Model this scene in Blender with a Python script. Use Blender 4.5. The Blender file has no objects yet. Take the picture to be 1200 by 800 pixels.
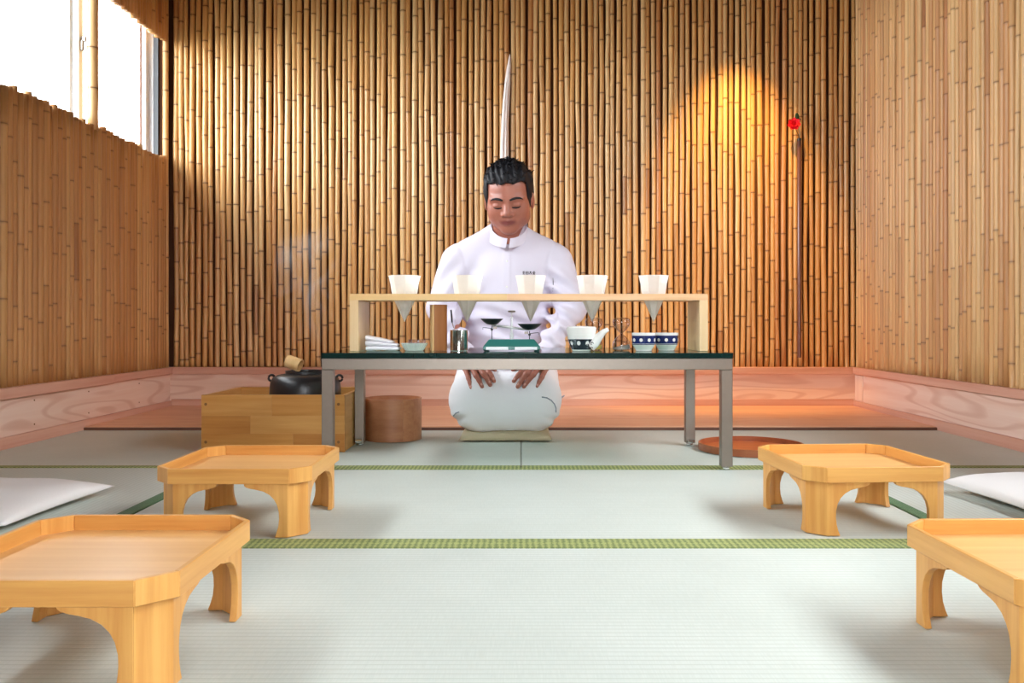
import bpy, bmesh, math, random
import numpy as np
from mathutils import Vector, Matrix
from mathutils.bvhtree import BVHTree

random.seed(7)
scene = bpy.context.scene
C = scene.collection
PI = math.pi

# ------------------------------------------------------------------ camera
EYE = 0.425
cam_data = bpy.data.cameras.new('camera')
cam_data.sensor_width = 36.0
cam_data.lens = 36.0 * 989.0 / 1200.0
cam_data.shift_x = -10.0 / 1200.0
cam_data.shift_y = -22.0 / 1200.0
cam_data.clip_start = 0.02
cam = bpy.data.objects.new('camera', cam_data)
cam.location = (0, 0, EYE)
cam.rotation_euler = (PI / 2, 0, 0)
C.objects.link(cam)
scene.camera = cam

# ------------------------------------------------------------------ world and light
world = bpy.data.worlds.new('overcast_sky')
scene.world = world
world.use_nodes = True
bg = world.node_tree.nodes['Background']
bg.inputs['Color'].default_value = (0.91, 0.955, 1.0, 1)
bg.inputs['Strength'].default_value = 14.0

def portal(name, loc, rot, sx, sy):
    """guides sampling of the sky through a window opening; emits nothing itself"""
    l = bpy.data.lights.new(name, 'AREA')
    l.shape = 'RECTANGLE'
    l.size = sx
    l.size_y = sy
    l.cycles.is_portal = True
    o = bpy.data.objects.new(name, l)
    o.location = loc
    o.rotation_euler = rot
    C.objects.link(o)
    return o

LW_Y0, LW_Y1, LW_Z0, LW_Z1 = 1.20, 4.165, 1.235, 1.81     # window in the left wall
RW_Y0, RW_Y1, RW_Z0, RW_Z1 = -0.60, 2.70, 0.95, 2.05     # window in the right wall, beside the camera
portal('portal_left', (-1.90, (LW_Y0 + LW_Y1) / 2, (LW_Z0 + LW_Z1) / 2 + 0.047), (0, -PI / 2, 0), LW_Z1 - LW_Z0 + 0.20, LW_Y1 - LW_Y0)
portal('portal_right', (1.82, (RW_Y0 + RW_Y1) / 2, (RW_Z0 + RW_Z1) / 2), (0, PI / 2, 0), RW_Z1 - RW_Z0, RW_Y1 - RW_Y0)

FW_X0, FW_X1, FW_Z0, FW_Z1 = -0.52, 0.52, 0.45, 1.20       # bare opening behind the camera, added to let in front light
portal('portal_front', (0, -1.45, (FW_Z0 + FW_Z1) / 2), (-PI / 2, 0, 0), FW_X1 - FW_X0, FW_Z1 - FW_Z0)

# warm halogen spot by the ceiling, grazing the back wall
sp = bpy.data.lights.new('ceiling_spot', 'SPOT')
sp.energy = 125
sp.color = (1.0, 0.58, 0.15)
sp.spot_size = math.radians(52)
sp.spot_blend = 0.9
sp.shadow_soft_size = 0.025
spo = bpy.data.objects.new('ceiling_spot', sp)
spo.location = (1.06, 3.72, 2.18)
_d = Vector((1.06, 4.19, 0.92)) - Vector(spo.location)
spo.rotation_euler = _d.to_track_quat('-Z', 'Y').to_euler()
C.objects.link(spo)

scene.view_settings.view_transform = 'Standard'
scene.view_settings.look = 'None'
scene.view_settings.gamma = 1.0
scene.view_settings.exposure = 0.57
scene.view_settings.use_curve_mapping = False
scene.cycles.use_denoising = True
scene.cycles.sample_clamp_indirect = 8.0
scene.cycles.max_bounces = 10
scene.cycles.diffuse_bounces = 6
scene.cycles.caustics_reflective = False
scene.cycles.caustics_refractive = False

# ------------------------------------------------------------------ helpers
def link(o):
    C.objects.link(o)
    return o

def tag(o, label=None, cat=None, group=None, kind=None):
    if label: o['label'] = label
    if cat: o['category'] = cat
    if group: o['group'] = group
    if kind: o['kind'] = kind
    return o

def thing(name, label, cat, loc=(0, 0, 0), rz=0.0, group=None):
    o = bpy.data.objects.new(name, None)
    o.empty_display_size = 0.05
    o.location = loc
    o.rotation_euler = (0, 0, rz)
    link(o)
    return tag(o, label, cat, group)

class MB:
    """collects shapes, then builds ONE mesh object"""
    def __init__(self):
        self.v = []
        self.f = []
    def add(self, vs, fs):
        b = len(self.v)
        self.v += [tuple(v) for v in vs]
        self.f += [tuple(b + i for i in f) for f in fs]
        return self
    def box(self, x0, x1, y0, y1, z0, z1, M=None):
        vs = [(x, y, z) for z in (z0, z1) for y in (y0, y1) for x in (x0, x1)]
        if M is not None: vs = [tuple(M @ Vector(v)) for v in vs]
        return self.add(vs, [(0, 2, 3, 1), (4, 5, 7, 6), (0, 1, 5, 4), (2, 6, 7, 3), (0, 4, 6, 2), (1, 3, 7, 5)])
    def prism(self, poly, d, M=None):
        """poly: list of (a, b) in the local xy plane, extruded along z by d, placed by M"""
        n = len(poly)
        vs = [Vector((a, b, 0)) for a, b in poly] + [Vector((a, b, d)) for a, b in poly]
        if M is not None: vs = [M @ v for v in vs]
        fs = [tuple(range(n))[::-1], tuple(range(n, 2 * n))]
        fs += [(i, (i + 1) % n, n + (i + 1) % n, n + i) for i in range(n)]
        return self.add(vs, fs)
    def lathe(self, prof, n=32, c=(0, 0, 0), cap=True, M=None, rot=0.0):
        """prof: list of (r, z)"""
        vs, fs = [], []
        for r, z in prof:
            for i in range(n):
                a = 2 * PI * i / n + rot
                vs.append(Vector((c[0] + r * math.cos(a), c[1] + r * math.sin(a), c[2] + z)))
        if M is not None: vs = [M @ v for v in vs]
        m = len(prof)
        for j in range(m - 1):
            for i in range(n):
                k = (i + 1) % n
                fs.append((j * n + i, j * n + k, (j + 1) * n + k, (j + 1) * n + i))
        if cap:
            fs.append(tuple(range(n))[::-1])
            fs.append(tuple((m - 1) * n + i for i in range(n)))
        return self.add(vs, fs)
    def tube(self, pts, rad, n=8, cap=True):
        """pts: 3-D points, rad: one radius or a list"""
        pts = [Vector(p) for p in pts]
        rad = rad if isinstance(rad, (list, tuple)) else [rad] * len(pts)
        vs, fs = [], []
        up = Vector((0.13, 0.21, 1)).normalized()
        for i, p in enumerate(pts):
            t = (pts[min(i + 1, len(pts) - 1)] - pts[max(i - 1, 0)]).normalized()
            u = up if abs(t.dot(up)) < 0.95 else Vector((1, 0.1, 0)).normalized()
            a = t.cross(u).normalized()
            b = t.cross(a)
            for k in range(n):
                th = 2 * PI * k / n
                vs.append(p + rad[i] * (math.cos(th) * a + math.sin(th) * b))
        for j in range(len(pts) - 1):
            for i in range(n):
                k = (i + 1) % n
                fs.append((j * n + i, j * n + k, (j + 1) * n + k, (j + 1) * n + i))
        if cap:
            fs.append(tuple(range(n))[::-1])
            fs.append(tuple((len(pts) - 1) * n + i for i in range(n)))
        return self.add(vs, fs)
    def mesh(self, name, material, smooth=False, bevel=0.0, segs=2, angle=None):
        me = bpy.data.meshes.new(name)
        me.from_pydata(self.v, [], self.f)
        me.update()
        bm = bmesh.new()
        bm.from_mesh(me)
        bmesh.ops.recalc_face_normals(bm, faces=bm.faces)
        if bevel:
            es = [e for e in bm.edges if len(e.link_faces) == 2 and e.calc_face_angle(0) > 0.5]
            bmesh.ops.bevel(bm, geom=es, offset=bevel, segments=segs, affect='EDGES', profile=0.5, clamp_overlap=True)
        bm.to_mesh(me)
        bm.free()
        if smooth:
            me.polygons.foreach_set('use_smooth', [True] * len(me.polygons))
            if angle is not None:
                me.set_sharp_from_angle(angle=angle)
        me.materials.append(material)
        return me
    def build(self, name, material, parent=None, smooth=False, bevel=0.0, segs=2, angle=None, loc=None):
        o = bpy.data.objects.new(name, self.mesh(name, material, smooth, bevel, segs, angle))
        link(o)
        if parent is not None: o.parent = parent
        if loc is not None: o.location = loc
        return o

def copy_tree(o, parent=None):
    c = o.copy()
    C.objects.link(c)
    if parent is not None:
        c.parent = parent
    for ch in list(o.children):
        copy_tree(ch, c)
    return c

# ------------------------------------------------------------------ materials
def new_mat(name):
    m = bpy.data.materials.new(name)
    m.use_nodes = True
    nt = m.node_tree
    return m, nt, nt.nodes['Principled BSDF']

def srgb(r, g, b):
    f = lambda c: (c / 255 / 12.92) if c / 255 <= 0.04045 else ((c / 255 + 0.055) / 1.055) ** 2.4
    return (f(r), f(g), f(b), 1)

def plain(name, col, rough=0.5, metal=0.0, bump=0.0, bscale=60, spec=None, var=0.06, trans=0.0, coat=0.0):
    """a surface with a faint procedural mottle"""
    m, nt, b = new_mat(name)
    N, L = nt.nodes, nt.links
    tc = N.new('ShaderNodeTexCoord')
    nz = N.new('ShaderNodeTexNoise')
    nz.inputs['Scale'].default_value = bscale
    nz.inputs['Detail'].default_value = 3
    L.new(tc.outputs['Object'], nz.inputs['Vector'])
    mx = N.new('ShaderNodeMix'); mx.data_type = 'RGBA'
    mx.inputs['A'].default_value = tuple(c * (1 - var) for c in col[:3]) + (1,)
    mx.inputs['B'].default_value = tuple(min(1, c * (1 + var)) for c in col[:3]) + (1,)
    L.new(nz.outputs['Fac'], mx.inputs['Factor'])
    L.new(mx.outputs['Result'], b.inputs['Base Color'])
    b.inputs['Roughness'].default_value = rough
    b.inputs['Metallic'].default_value = metal
    b.inputs['Transmission Weight'].default_value = trans
    b.inputs['Coat Weight'].default_value = coat
    if spec is not None: b.inputs['Specular IOR Level'].default_value = spec
    if bump:
        bp = N.new('ShaderNodeBump')
        bp.inputs['Strength'].default_value = bump
        bp.inputs['Distance'].default_value = 0.002
        L.new(nz.outputs['Fac'], bp.inputs['Height'])
        L.new(bp.outputs['Normal'], b.inputs['Normal'])
    return m

def wood(name, c_light, c_dark, axis='X', grain=(1.6, 28.0), rough=0.4, figure=0.0, fscale=3.0, spec=0.4):
    """grain streaks that run along one object axis; figure > 0 adds flame shaped growth rings"""
    m, nt, b = new_mat(name)
    N, L = nt.nodes, nt.links
    tc = N.new('ShaderNodeTexCoord')
    oi = N.new('ShaderNodeObjectInfo')
    va = N.new('ShaderNodeVectorMath'); va.operation = 'MULTIPLY_ADD'
    L.new(oi.outputs['Random'], va.inputs[0])
    va.inputs[1].default_value = (3.1, 5.7, 4.3)
    L.new(tc.outputs['Object'], va.inputs[2])
    mp = N.new('ShaderNodeMapping')
    s = [grain[1]] * 3
    s['XYZ'.index(axis)] = grain[0]
    mp.inputs['Scale'].default_value = s
    L.new(va.outputs[0], mp.inputs['Vector'])
    nz = N.new('ShaderNodeTexNoise')
    nz.inputs['Scale'].default_value = 1.0
    nz.inputs['Detail'].default_value = 5
    nz.inputs['Roughness'].default_value = 0.6
    L.new(mp.outputs['Vector'], nz.inputs['Vector'])
    cr = N.new('ShaderNodeValToRGB')
    cr.color_ramp.elements[0].position = 0.32
    cr.color_ramp.elements[0].color = c_dark
    cr.color_ramp.elements[1].position = 0.66
    cr.color_ramp.elements[1].color = c_light
    L.new(nz.outputs['Fac'], cr.inputs['Fac'])
    out = cr.outputs['Color']
    if figure:
        mp2 = N.new('ShaderNodeMapping')
        s2 = [fscale * 2.2] * 3
        s2['XYZ'.index(axis)] = fscale * 0.32
        mp2.inputs['Scale'].default_value = s2
        L.new(va.outputs[0], mp2.inputs['Vector'])
        n2 = N.new('ShaderNodeTexNoise')
        n2.inputs['Scale'].default_value = 1.0
        n2.inputs['Detail'].default_value = 1.0
        L.new(mp2.outputs['Vector'], n2.inputs['Vector'])
        mu = N.new('ShaderNodeMath'); mu.operation = 'MULTIPLY'
        mu.inputs[1].default_value = 70.0
        L.new(n2.outputs['Fac'], mu.inputs[0])
        sn = N.new('ShaderNodeMath'); sn.operation = 'SINE'
        L.new(mu.outputs[0], sn.inputs[0])
        r2 = N.new('ShaderNodeMapRange')
        r2.inputs['From Min'].default_value = 0.35
        r2.inputs['From Max'].default_value = 1.0
        r2.inputs['To Max'].default_value = figure
        L.new(sn.outputs[0], r2.inputs['Value'])
        mx = N.new('ShaderNodeMix'); mx.data_type = 'RGBA'
        mx.inputs['B'].default_value = tuple(c * f for c, f in zip(c_dark[:3], (0.78, 0.62, 0.55))) + (1,)
        L.new(r2.outputs[0], mx.inputs['Factor'])
        L.new(out, mx.inputs['A'])
        out = mx.outputs['Result']
    L.new(out, b.inputs['Base Color'])
    b.inputs['Roughness'].default_value = rough
    b.inputs['Specular IOR Level'].default_value = spec
    bp = N.new('ShaderNodeBump')
    bp.inputs['Strength'].default_value = 0.08
    bp.inputs['Distance'].default_value = 0.001
    L.new(nz.outputs['Fac'], bp.inputs['Height'])
    L.new(bp.outputs['Normal'], b.inputs['Normal'])
    return m

def bamboo_mat(name, ramp, rough=0.38, ring=1.0):
    """cane colour picked per cane, dark rings where the mesh has nodes, browner internodes"""
    m, nt, b = new_mat(name)
    N, L = nt.nodes, nt.links
    oi = N.new('ShaderNodeObjectInfo')
    cr = N.new('ShaderNodeValToRGB')
    el = cr.color_ramp.elements
    el[0].position, el[0].color = ramp[0]
    el[1].position, el[1].color = ramp[-1]
    for p, c in ramp[1:-1]:
        e = el.new(p); e.color = c
    L.new(oi.outputs['Random'], cr.inputs['Fac'])
    tc = N.new('ShaderNodeTexCoord')
    mp = N.new('ShaderNodeMapping')
    mp.inputs['Scale'].default_value = (140, 140, 2.5)
    L.new(tc.outputs['Object'], mp.inputs['Vector'])
    nz = N.new('ShaderNodeTexNoise')
    nz.inputs['Scale'].default_value = 1.0
    nz.inputs['Detail'].default_value = 3
    L.new(mp.outputs['Vector'], nz.inputs['Vector'])
    mr = N.new('ShaderNodeMapRange')
    mr.inputs['To Min'].default_value = 0.74
    mr.inputs['To Max'].default_value = 1.20
    L.new(nz.outputs['Fac'], mr.inputs['Value'])
    hs = N.new('ShaderNodeMix'); hs.data_type = 'RGBA'; hs.blend_type = 'MULTIPLY'
    hs.inputs['Factor'].default_value = 1.0
    L.new(cr.outputs['Color'], hs.inputs['A'])
    L.new(mr.outputs[0], hs.inputs['B'])
    at = N.new('ShaderNodeAttribute'); at.attribute_name = 'stain'
    m1 = N.new('ShaderNodeMix'); m1.data_type = 'RGBA'
    m1.inputs['B'].default_value = srgb(134, 74, 38)
    L.new(at.outputs['Fac'], m1.inputs['Factor'])
    L.new(hs.outputs['Result'], m1.inputs['A'])
    an = N.new('ShaderNodeAttribute'); an.attribute_name = 'node'
    m2 = N.new('ShaderNodeMix'); m2.data_type = 'RGBA'
    m2.inputs['B'].default_value = srgb(96, 56, 30)
    rg = N.new('ShaderNodeMath'); rg.operation = 'MULTIPLY'; rg.inputs[1].default_value = ring
    L.new(an.outputs['Fac'], rg.inputs[0])
    L.new(rg.outputs[0], m2.inputs['Factor'])
    L.new(m1.outputs['Result'], m2.inputs['A'])
    L.new(m2.outputs['Result'], b.inputs['Base Color'])
    b.inputs['Roughness'].default_value = rough
    return m

M = {}
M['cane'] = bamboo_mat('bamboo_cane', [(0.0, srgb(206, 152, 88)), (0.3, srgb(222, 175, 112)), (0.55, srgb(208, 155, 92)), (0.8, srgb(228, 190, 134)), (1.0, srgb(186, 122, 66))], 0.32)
M['cane_left'] = bamboo_mat('bamboo_cane_left', [(0.0, srgb(178, 124, 72)), (0.4, srgb(202, 150, 94)), (0.7, srgb(186, 128, 72)), (1.0, srgb(210, 166, 108))], 0.5, 0.75)  # same canes, coloured darker to carry the shade on the left wall
M['cane_right'] = bamboo_mat('bamboo_cane_right', [(0.0, srgb(202, 148, 94)), (0.35, srgb(218, 174, 118)), (0.7, srgb(226, 188, 132)), (1.0, srgb(188, 128, 80))], 0.42, 0.7)
M['backing'] = plain('dark_backing', srgb(92, 54, 30), 0.9)
M['plaster'] = plain('plaster', srgb(150, 120, 88), 0.9, bump=0.1)
M['ceiling'] = wood('ceiling_board', srgb(122, 84, 52), srgb(92, 60, 36), 'X', rough=0.7)
M['cedar'] = wood('cedar_board_x', srgb(238, 212, 194), srgb(228, 192, 170), 'X', (0.9, 26), 0.5, figure=0.5)
M['cedar_y'] = wood('cedar_board_y', srgb(238, 214, 200), srgb(228, 194, 176), 'Y', (0.9, 26), 0.5, figure=0.5)
M['cedar_red'] = wood('cedar_trim_x', srgb(218, 172, 150), srgb(202, 148, 124), 'X', (1.2, 34), 0.5)
M['cedar_red_y'] = wood('cedar_trim_y', srgb(218, 174, 154), srgb(202, 148, 128), 'Y', (1.2, 34), 0.5)
M['cedar_pale'] = wood('cedar_pale', srgb(238, 216, 200), srgb(228, 200, 184), 'Z', (1.2, 34), 0.5)
M['platform'] = wood('platform_board', srgb(238, 190, 156), srgb(226, 164, 128), 'X', (0.7, 22), 0.4, figure=0.3, fscale=2)
M['platform_edge'] = wood('platform_edge', srgb(120, 80, 60), srgb(92, 58, 44), 'X', rough=0.6)
M['tray'] = wood('tray_wood', srgb(226, 168, 92), srgb(206, 140, 68), 'X', (3.0, 60), 0.34, spec=0.5)
M['tray_y'] = wood('tray_wood_y', srgb(228, 172, 96), srgb(208, 144, 70), 'Y', (3.0, 60), 0.34, spec=0.5)
M['tray_z'] = wood('tray_wood_z', srgb(228, 172, 96), srgb(208, 144, 70), 'Z', (3.0, 60), 0.38, spec=0.5)
M['tray_floor'] = wood('tray_floor_wood', srgb(230, 180, 116), srgb(218, 162, 98), 'X', (1.5, 40), 0.3, spec=0.6)
M['box_a'] = wood('box_wood_a', srgb(204, 144, 74), srgb(188, 124, 56), 'X', (3, 50), 0.42)
M['box_b'] = wood('box_wood_b', srgb(210, 154, 86), srgb(194, 134, 66), 'X', (3, 50), 0.42)
M['box_c'] = wood('box_wood_c', srgb(196, 134, 66), srgb(178, 114, 50), 'X', (3, 50), 0.42)
M['box_y'] = wood('box_wood_y', srgb(218, 164, 96), srgb(202, 142, 74), 'Y', (3, 50), 0.42)
M['dowel'] = plain('dowel_wood', srgb(128, 84, 42), 0.6)
M['stand'] = wood('stand_wood', srgb(236, 200, 142), srgb(224, 182, 120), 'X', (2, 50), 0.42)
M['stand_b'] = wood('stand_wood_b', srgb(240, 198, 152), srgb(228, 178, 130), 'X', (2, 50), 0.42)
M['stand_z'] = wood('stand_wood_z', srgb(236, 206, 160), srgb(226, 190, 138), 'Z', (2, 50), 0.42)
M['bucket'] = wood('bucket_wood', srgb(186, 126, 88), srgb(166, 104, 70), 'X', (2, 40), 0.38)
M['caddy'] = wood('caddy_wood', srgb(168, 106, 52), srgb(146, 86, 38), 'Z', (3, 50), 0.4)
M['caddy_pale'] = wood('caddy_pale_wood', srgb(232, 194, 138), srgb(220, 178, 120), 'Z', (3, 50), 0.4)
M['lacquer'] = wood('round_tray_wood', srgb(214, 116, 66), srgb(194, 94, 50), 'X', (2, 40), 0.36)
M['lacquer_rim'] = wood('round_tray_rim', srgb(178, 104, 66), srgb(156, 84, 52), 'X', (2, 40), 0.36)
M['steel'] = plain('brushed_steel', (0.29, 0.25, 0.215, 1), 0.40, 1.0, var=0.05, bscale=90)
M['chrome'] = plain('chrome', (0.90, 0.90, 0.90, 1), 0.16, 1.0, var=0.02)
M['iron'] = plain('cast_iron', (0.014, 0.013, 0.015, 1), 0.36, 0.0, bump=0.12, bscale=220, spec=0.6)
M['black'] = plain('black_enamel', (0.012, 0.012, 0.014, 1), 0.35)
M['dark_frame'] = plain('dark_window_frame', (0.03, 0.03, 0.035, 1), 0.4)
M['white_frame'] = plain('white_window_frame', srgb(240, 242, 246), 0.4)
M['cotton'] = plain('white_cotton', srgb(246, 243, 248), 0.85, bump=0.15, bscale=300, var=0.02)
M['cushion'] = plain('white_cushion_cloth', srgb(240, 236, 234), 0.9, bump=0.25, bscale=260, var=0.02)
M['zabuton'] = plain('beige_cushion_cloth', srgb(192, 174, 144), 0.9, bump=0.25, bscale=260, var=0.05)
M['jacket'] = plain('white_jacket_cloth', srgb(222, 216, 230), 0.85, bump=0.12, bscale=420, var=0.02)
M['apron'] = plain('white_apron_cloth', srgb(248, 249, 254), 0.88, bump=0.12, bscale=420, var=0.02)
M['thread'] = plain('navy_thread', srgb(26, 26, 40), 0.8)
M['cord'] = plain('grey_cord', srgb(146, 154, 168), 0.8)
M['hair'] = plain('black_hair', (0.008, 0.008, 0.011, 1), 0.58, bscale=300, var=0.3, spec=0.35)
M['porcelain'] = plain('white_porcelain', srgb(240, 240, 236), 0.18, var=0.015, coat=0.3)
M['celadon'] = plain('pale_green_porcelain', srgb(224, 232, 224), 0.2, var=0.02, coat=0.3)
M['navy'] = plain('navy_glaze', srgb(24, 40, 96), 0.18, var=0.1, coat=0.3)
M['ink'] = plain('blue_black_glaze', srgb(18, 24, 44), 0.2, var=0.1, coat=0.3)
M['green'] = plain('green_paint', srgb(46, 112, 104), 0.32, bscale=30)
M['green_dark'] = plain('dark_green_paint', srgb(28, 74, 72), 0.35)
M['scale_white'] = plain('scale_dial_white', srgb(236, 238, 240), 0.4)
M['sand_white'] = plain('white_sand', srgb(214, 214, 206), 0.9, bscale=600)
M['sand_yellow'] = plain('yellow_green_sand', srgb(204, 194, 84), 0.9, bscale=600)
M['purple_brown'] = plain('dark_vase_tube', srgb(104, 68, 60), 0.22, spec=0.6)
M['red'] = plain('red_petal', srgb(214, 16, 40), 0.5, var=0.2, bscale=90)
M['petal_core'] = plain('orange_flower_heart', srgb(240, 90, 40), 0.6)
M['leaf'] = plain('green_leaf', srgb(30, 70, 40), 0.4, bscale=70)
M['stem'] = plain('flower_stem', srgb(92, 66, 34), 0.6)
M['sheath'] = plain('white_sheath', srgb(240, 228, 222), 0.6, bump=0.2, bscale=120, var=0.05)
M['earth'] = plain('outside_ground', srgb(112, 112, 104), 0.95)
M['eaves'] = plain('eaves_board', srgb(120, 96, 74), 0.9)

def glass_mat(name, col, rough=0.0, ior=1.45):
    m, nt, b = new_mat(name)
    nz = nt.nodes.new('ShaderNodeTexNoise')
    nz.inputs['Scale'].default_value = 8
    mr = nt.nodes.new('ShaderNodeMapRange')
    mr.inputs['To Min'].default_value = rough
    mr.inputs['To Max'].default_value = rough + 0.01
    nt.links.new(nz.outputs['Fac'], mr.inputs['Value'])
    nt.links.new(mr.outputs[0], b.inputs['Roughness'])
    b.inputs['Base Color'].default_value = col
    b.inputs['Transmission Weight'].default_value = 1.0
    b.inputs['IOR'].default_value = ior
    return m
def thin_glass(name, tint, edge, power, rough=0.0):
    """thin clear glass: what lies behind shows through, more mirror like towards its rims"""
    m, nt, b = new_mat(name)
    N, L = nt.nodes, nt.links
    tr = N.new('ShaderNodeBsdfTransparent')
    lw = N.new('ShaderNodeLayerWeight')
    lw.inputs['Blend'].default_value = 0.5
    tm = N.new('ShaderNodeMix'); tm.data_type = 'RGBA'
    tm.inputs['A'].default_value = tint; tm.inputs['B'].default_value = edge
    L.new(lw.outputs['Facing'], tm.inputs['Factor'])
    L.new(tm.outputs['Result'], tr.inputs['Color'])
    gl = N.new('ShaderNodeBsdfGlossy')
    gl.inputs['Roughness'].default_value = rough
    fr = N.new('ShaderNodeMath'); fr.operation = 'POWER'
    L.new(lw.outputs['Facing'], fr.inputs[0]); fr.inputs[1].default_value = power
    ad = N.new('ShaderNodeMath'); ad.operation = 'MULTIPLY_ADD'; ad.inputs[1].default_value = 0.9; ad.inputs[2].default_value = 0.045
    L.new(fr.outputs[0], ad.inputs[0])
    mx = N.new('ShaderNodeMixShader')
    L.new(ad.outputs[0], mx.inputs[0]); L.new(tr.outputs[0], mx.inputs[1]); L.new(gl.outputs[0], mx.inputs[2])
    L.new(mx.outputs[0], N['Material Output'].inputs['Surface'])
    N.remove(b)
    return m
M['pane'] = thin_glass('window_pane', (0.97, 0.98, 0.98, 1), (0.94, 0.96, 0.96, 1), 5.0)
M['glass'] = thin_glass('clear_glass', (0.96, 0.94, 0.95, 1), (0.88, 0.83, 0.85, 1), 3.0)
M['crystal'] = thin_glass('cut_crystal', (0.94, 0.90, 0.92, 1), (0.88, 0.82, 0.85, 1), 2.0, 0.08)
M['table_glass'] = thin_glass('green_table_glass', (0.80, 0.92, 0.89, 1), (0.55, 0.78, 0.74, 1), 3.5)
M['table_glass_edge'] = plain('green_table_glass_edge', (0.003, 0.022, 0.021, 1), 0.10, spec=0.6, bscale=6, var=0.5)

def paper_mat():
    m, nt, b = new_mat('folded_white_paper')
    N, L = nt.nodes, nt.links
    nz = N.new('ShaderNodeTexNoise'); nz.inputs['Scale'].default_value = 200
    mx = N.new('ShaderNodeMix'); mx.data_type = 'RGBA'
    mx.inputs['A'].default_value = srgb(248, 246, 244); mx.inputs['B'].default_value = srgb(253, 252, 250)
    L.new(nz.outputs['Fac'], mx.inputs['Factor']); L.new(mx.outputs['Result'], b.inputs['Base Color'])
    b.inputs['Roughness'].default_value = 0.85
    tl = N.new('ShaderNodeBsdfTranslucent'); tl.inputs['Color'].default_value = (0.97, 0.97, 0.95, 1)
    ms = N.new('ShaderNodeMixShader'); ms.inputs[0].default_value = 0.62
    L.new(b.outputs[0], ms.inputs[1]); L.new(tl.outputs[0], ms.inputs[2])
    L.new(ms.outputs[0], N['Material Output'].inputs['Surface'])
    return m
M['paper'] = paper_mat()

def skin_mat():
    m, nt, b = new_mat('skin')
    N, L = nt.nodes, nt.links
    at = N.new('ShaderNodeAttribute'); at.attribute_name = 'lip'
    nz = N.new('ShaderNodeTexNoise'); nz.inputs['Scale'].default_value = 60
    mx = N.new('ShaderNodeMix'); mx.data_type = 'RGBA'
    mx.inputs['A'].default_value = srgb(166, 102, 84); mx.inputs['B'].default_value = srgb(176, 112, 92)
    L.new(nz.outputs['Fac'], mx.inputs['Factor'])
    m2 = N.new('ShaderNodeMix'); m2.data_type = 'RGBA'
    m2.inputs['B'].default_value = srgb(134, 70, 66)
    L.new(at.outputs['Fac'], m2.inputs['Factor']); L.new(mx.outputs['Result'], m2.inputs['A'])
    L.new(m2.outputs['Result'], b.inputs['Base Color'])
    b.inputs['Roughness'].default_value = 0.42
    b.inputs['Subsurface Weight'].default_value = 0.12
    b.inputs['Subsurface Radius'].default_value = (0.012, 0.005, 0.003)
    b.inputs['Subsurface Scale'].default_value = 0.6
    return m
M['skin'] = skin_mat()
M['nail'] = plain('finger_nail', srgb(214, 160, 146), 0.3)

def tatami_mat(name, axis):
    """woven rush: fine ribs that run along the mat, a faint mottle between"""
    m, nt, b = new_mat(name)
    N, L = nt.nodes, nt.links
    tc = N.new('ShaderNodeTexCoord')
    sx = N.new('ShaderNodeSeparateXYZ')
    L.new(tc.outputs['Object'], sx.inputs[0])
    mu = N.new('ShaderNodeMath'); mu.operation = 'MULTIPLY'
    mu.inputs[1].default_value = 2 * PI / 0.0135
    L.new(sx.outputs['Y' if axis == 'X' else 'X'], mu.inputs[0])
    sn = N.new('ShaderNodeMath'); sn.operation = 'SINE'
    L.new(mu.outputs[0], sn.inputs[0])
    mr = N.new('ShaderNodeMapRange')
    mr.inputs['From Min'].default_value = -1.0; mr.inputs['From Max'].default_value = -0.5
    L.new(sn.outputs[0], mr.inputs['Value'])
    mp = N.new('ShaderNodeMapping')
    mp.inputs['Scale'].default_value = (30, 420, 1) if axis == 'Y' else (420, 30, 1)
    L.new(tc.outputs['Object'], mp.inputs['Vector'])
    nz = N.new('ShaderNodeTexNoise'); nz.inputs['Scale'].default_value = 1.0; nz.inputs['Detail'].default_value = 2
    L.new(mp.outputs['Vector'], nz.inputs['Vector'])
    n2 = N.new('ShaderNodeTexNoise'); n2.inputs['Scale'].default_value = 5.0; n2.inputs['Detail'].default_value = 3
    L.new(tc.outputs['Object'], n2.inputs['Vector'])
    ad = N.new('ShaderNodeMath'); ad.operation = 'ADD'
    L.new(nz.outputs['Fac'], ad.inputs[0]); L.new(n2.outputs['Fac'], ad.inputs[1])
    cr = N.new('ShaderNodeValToRGB')
    cr.color_ramp.elements[0].position = 0.30; cr.color_ramp.elements[0].color = srgb(194, 200, 192)
    cr.color_ramp.elements[1].position = 0.75; cr.color_ramp.elements[1].color = srgb(210, 215, 208)
    hm = N.new('ShaderNodeMath'); hm.operation = 'MULTIPLY'; hm.inputs[1].default_value = 0.5
    L.new(ad.outputs[0], hm.inputs[0]); L.new(hm.outputs[0], cr.inputs['Fac'])
    mx = N.new('ShaderNodeMix'); mx.data_type = 'RGBA'
    mx.inputs['A'].default_value = srgb(188, 194, 184)
    L.new(mr.outputs[0], mx.inputs['Factor']); L.new(cr.outputs['Color'], mx.inputs['B'])
    L.new(mx.outputs['Result'], b.inputs['Base Color'])
    b.inputs['Roughness'].default_value = 0.55
    bp = N.new('ShaderNodeBump'); bp.inputs['Strength'].default_value = 0.25; bp.inputs['Distance'].default_value = 0.0008
    a2 = N.new('ShaderNodeMath'); a2.operation = 'MULTIPLY_ADD'; a2.inputs[1].default_value = 0.3
    L.new(nz.outputs['Fac'], a2.inputs[0]); L.new(mr.outputs[0], a2.inputs[2])
    L.new(a2.outputs[0], bp.inputs['Height'])
    L.new(bp.outputs['Normal'], b.inputs['Normal'])
    return m
M['tatami_x'] = tatami_mat('tatami_rush_x', 'X')
M['tatami_y'] = tatami_mat('tatami_rush_y', 'Y')

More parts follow.
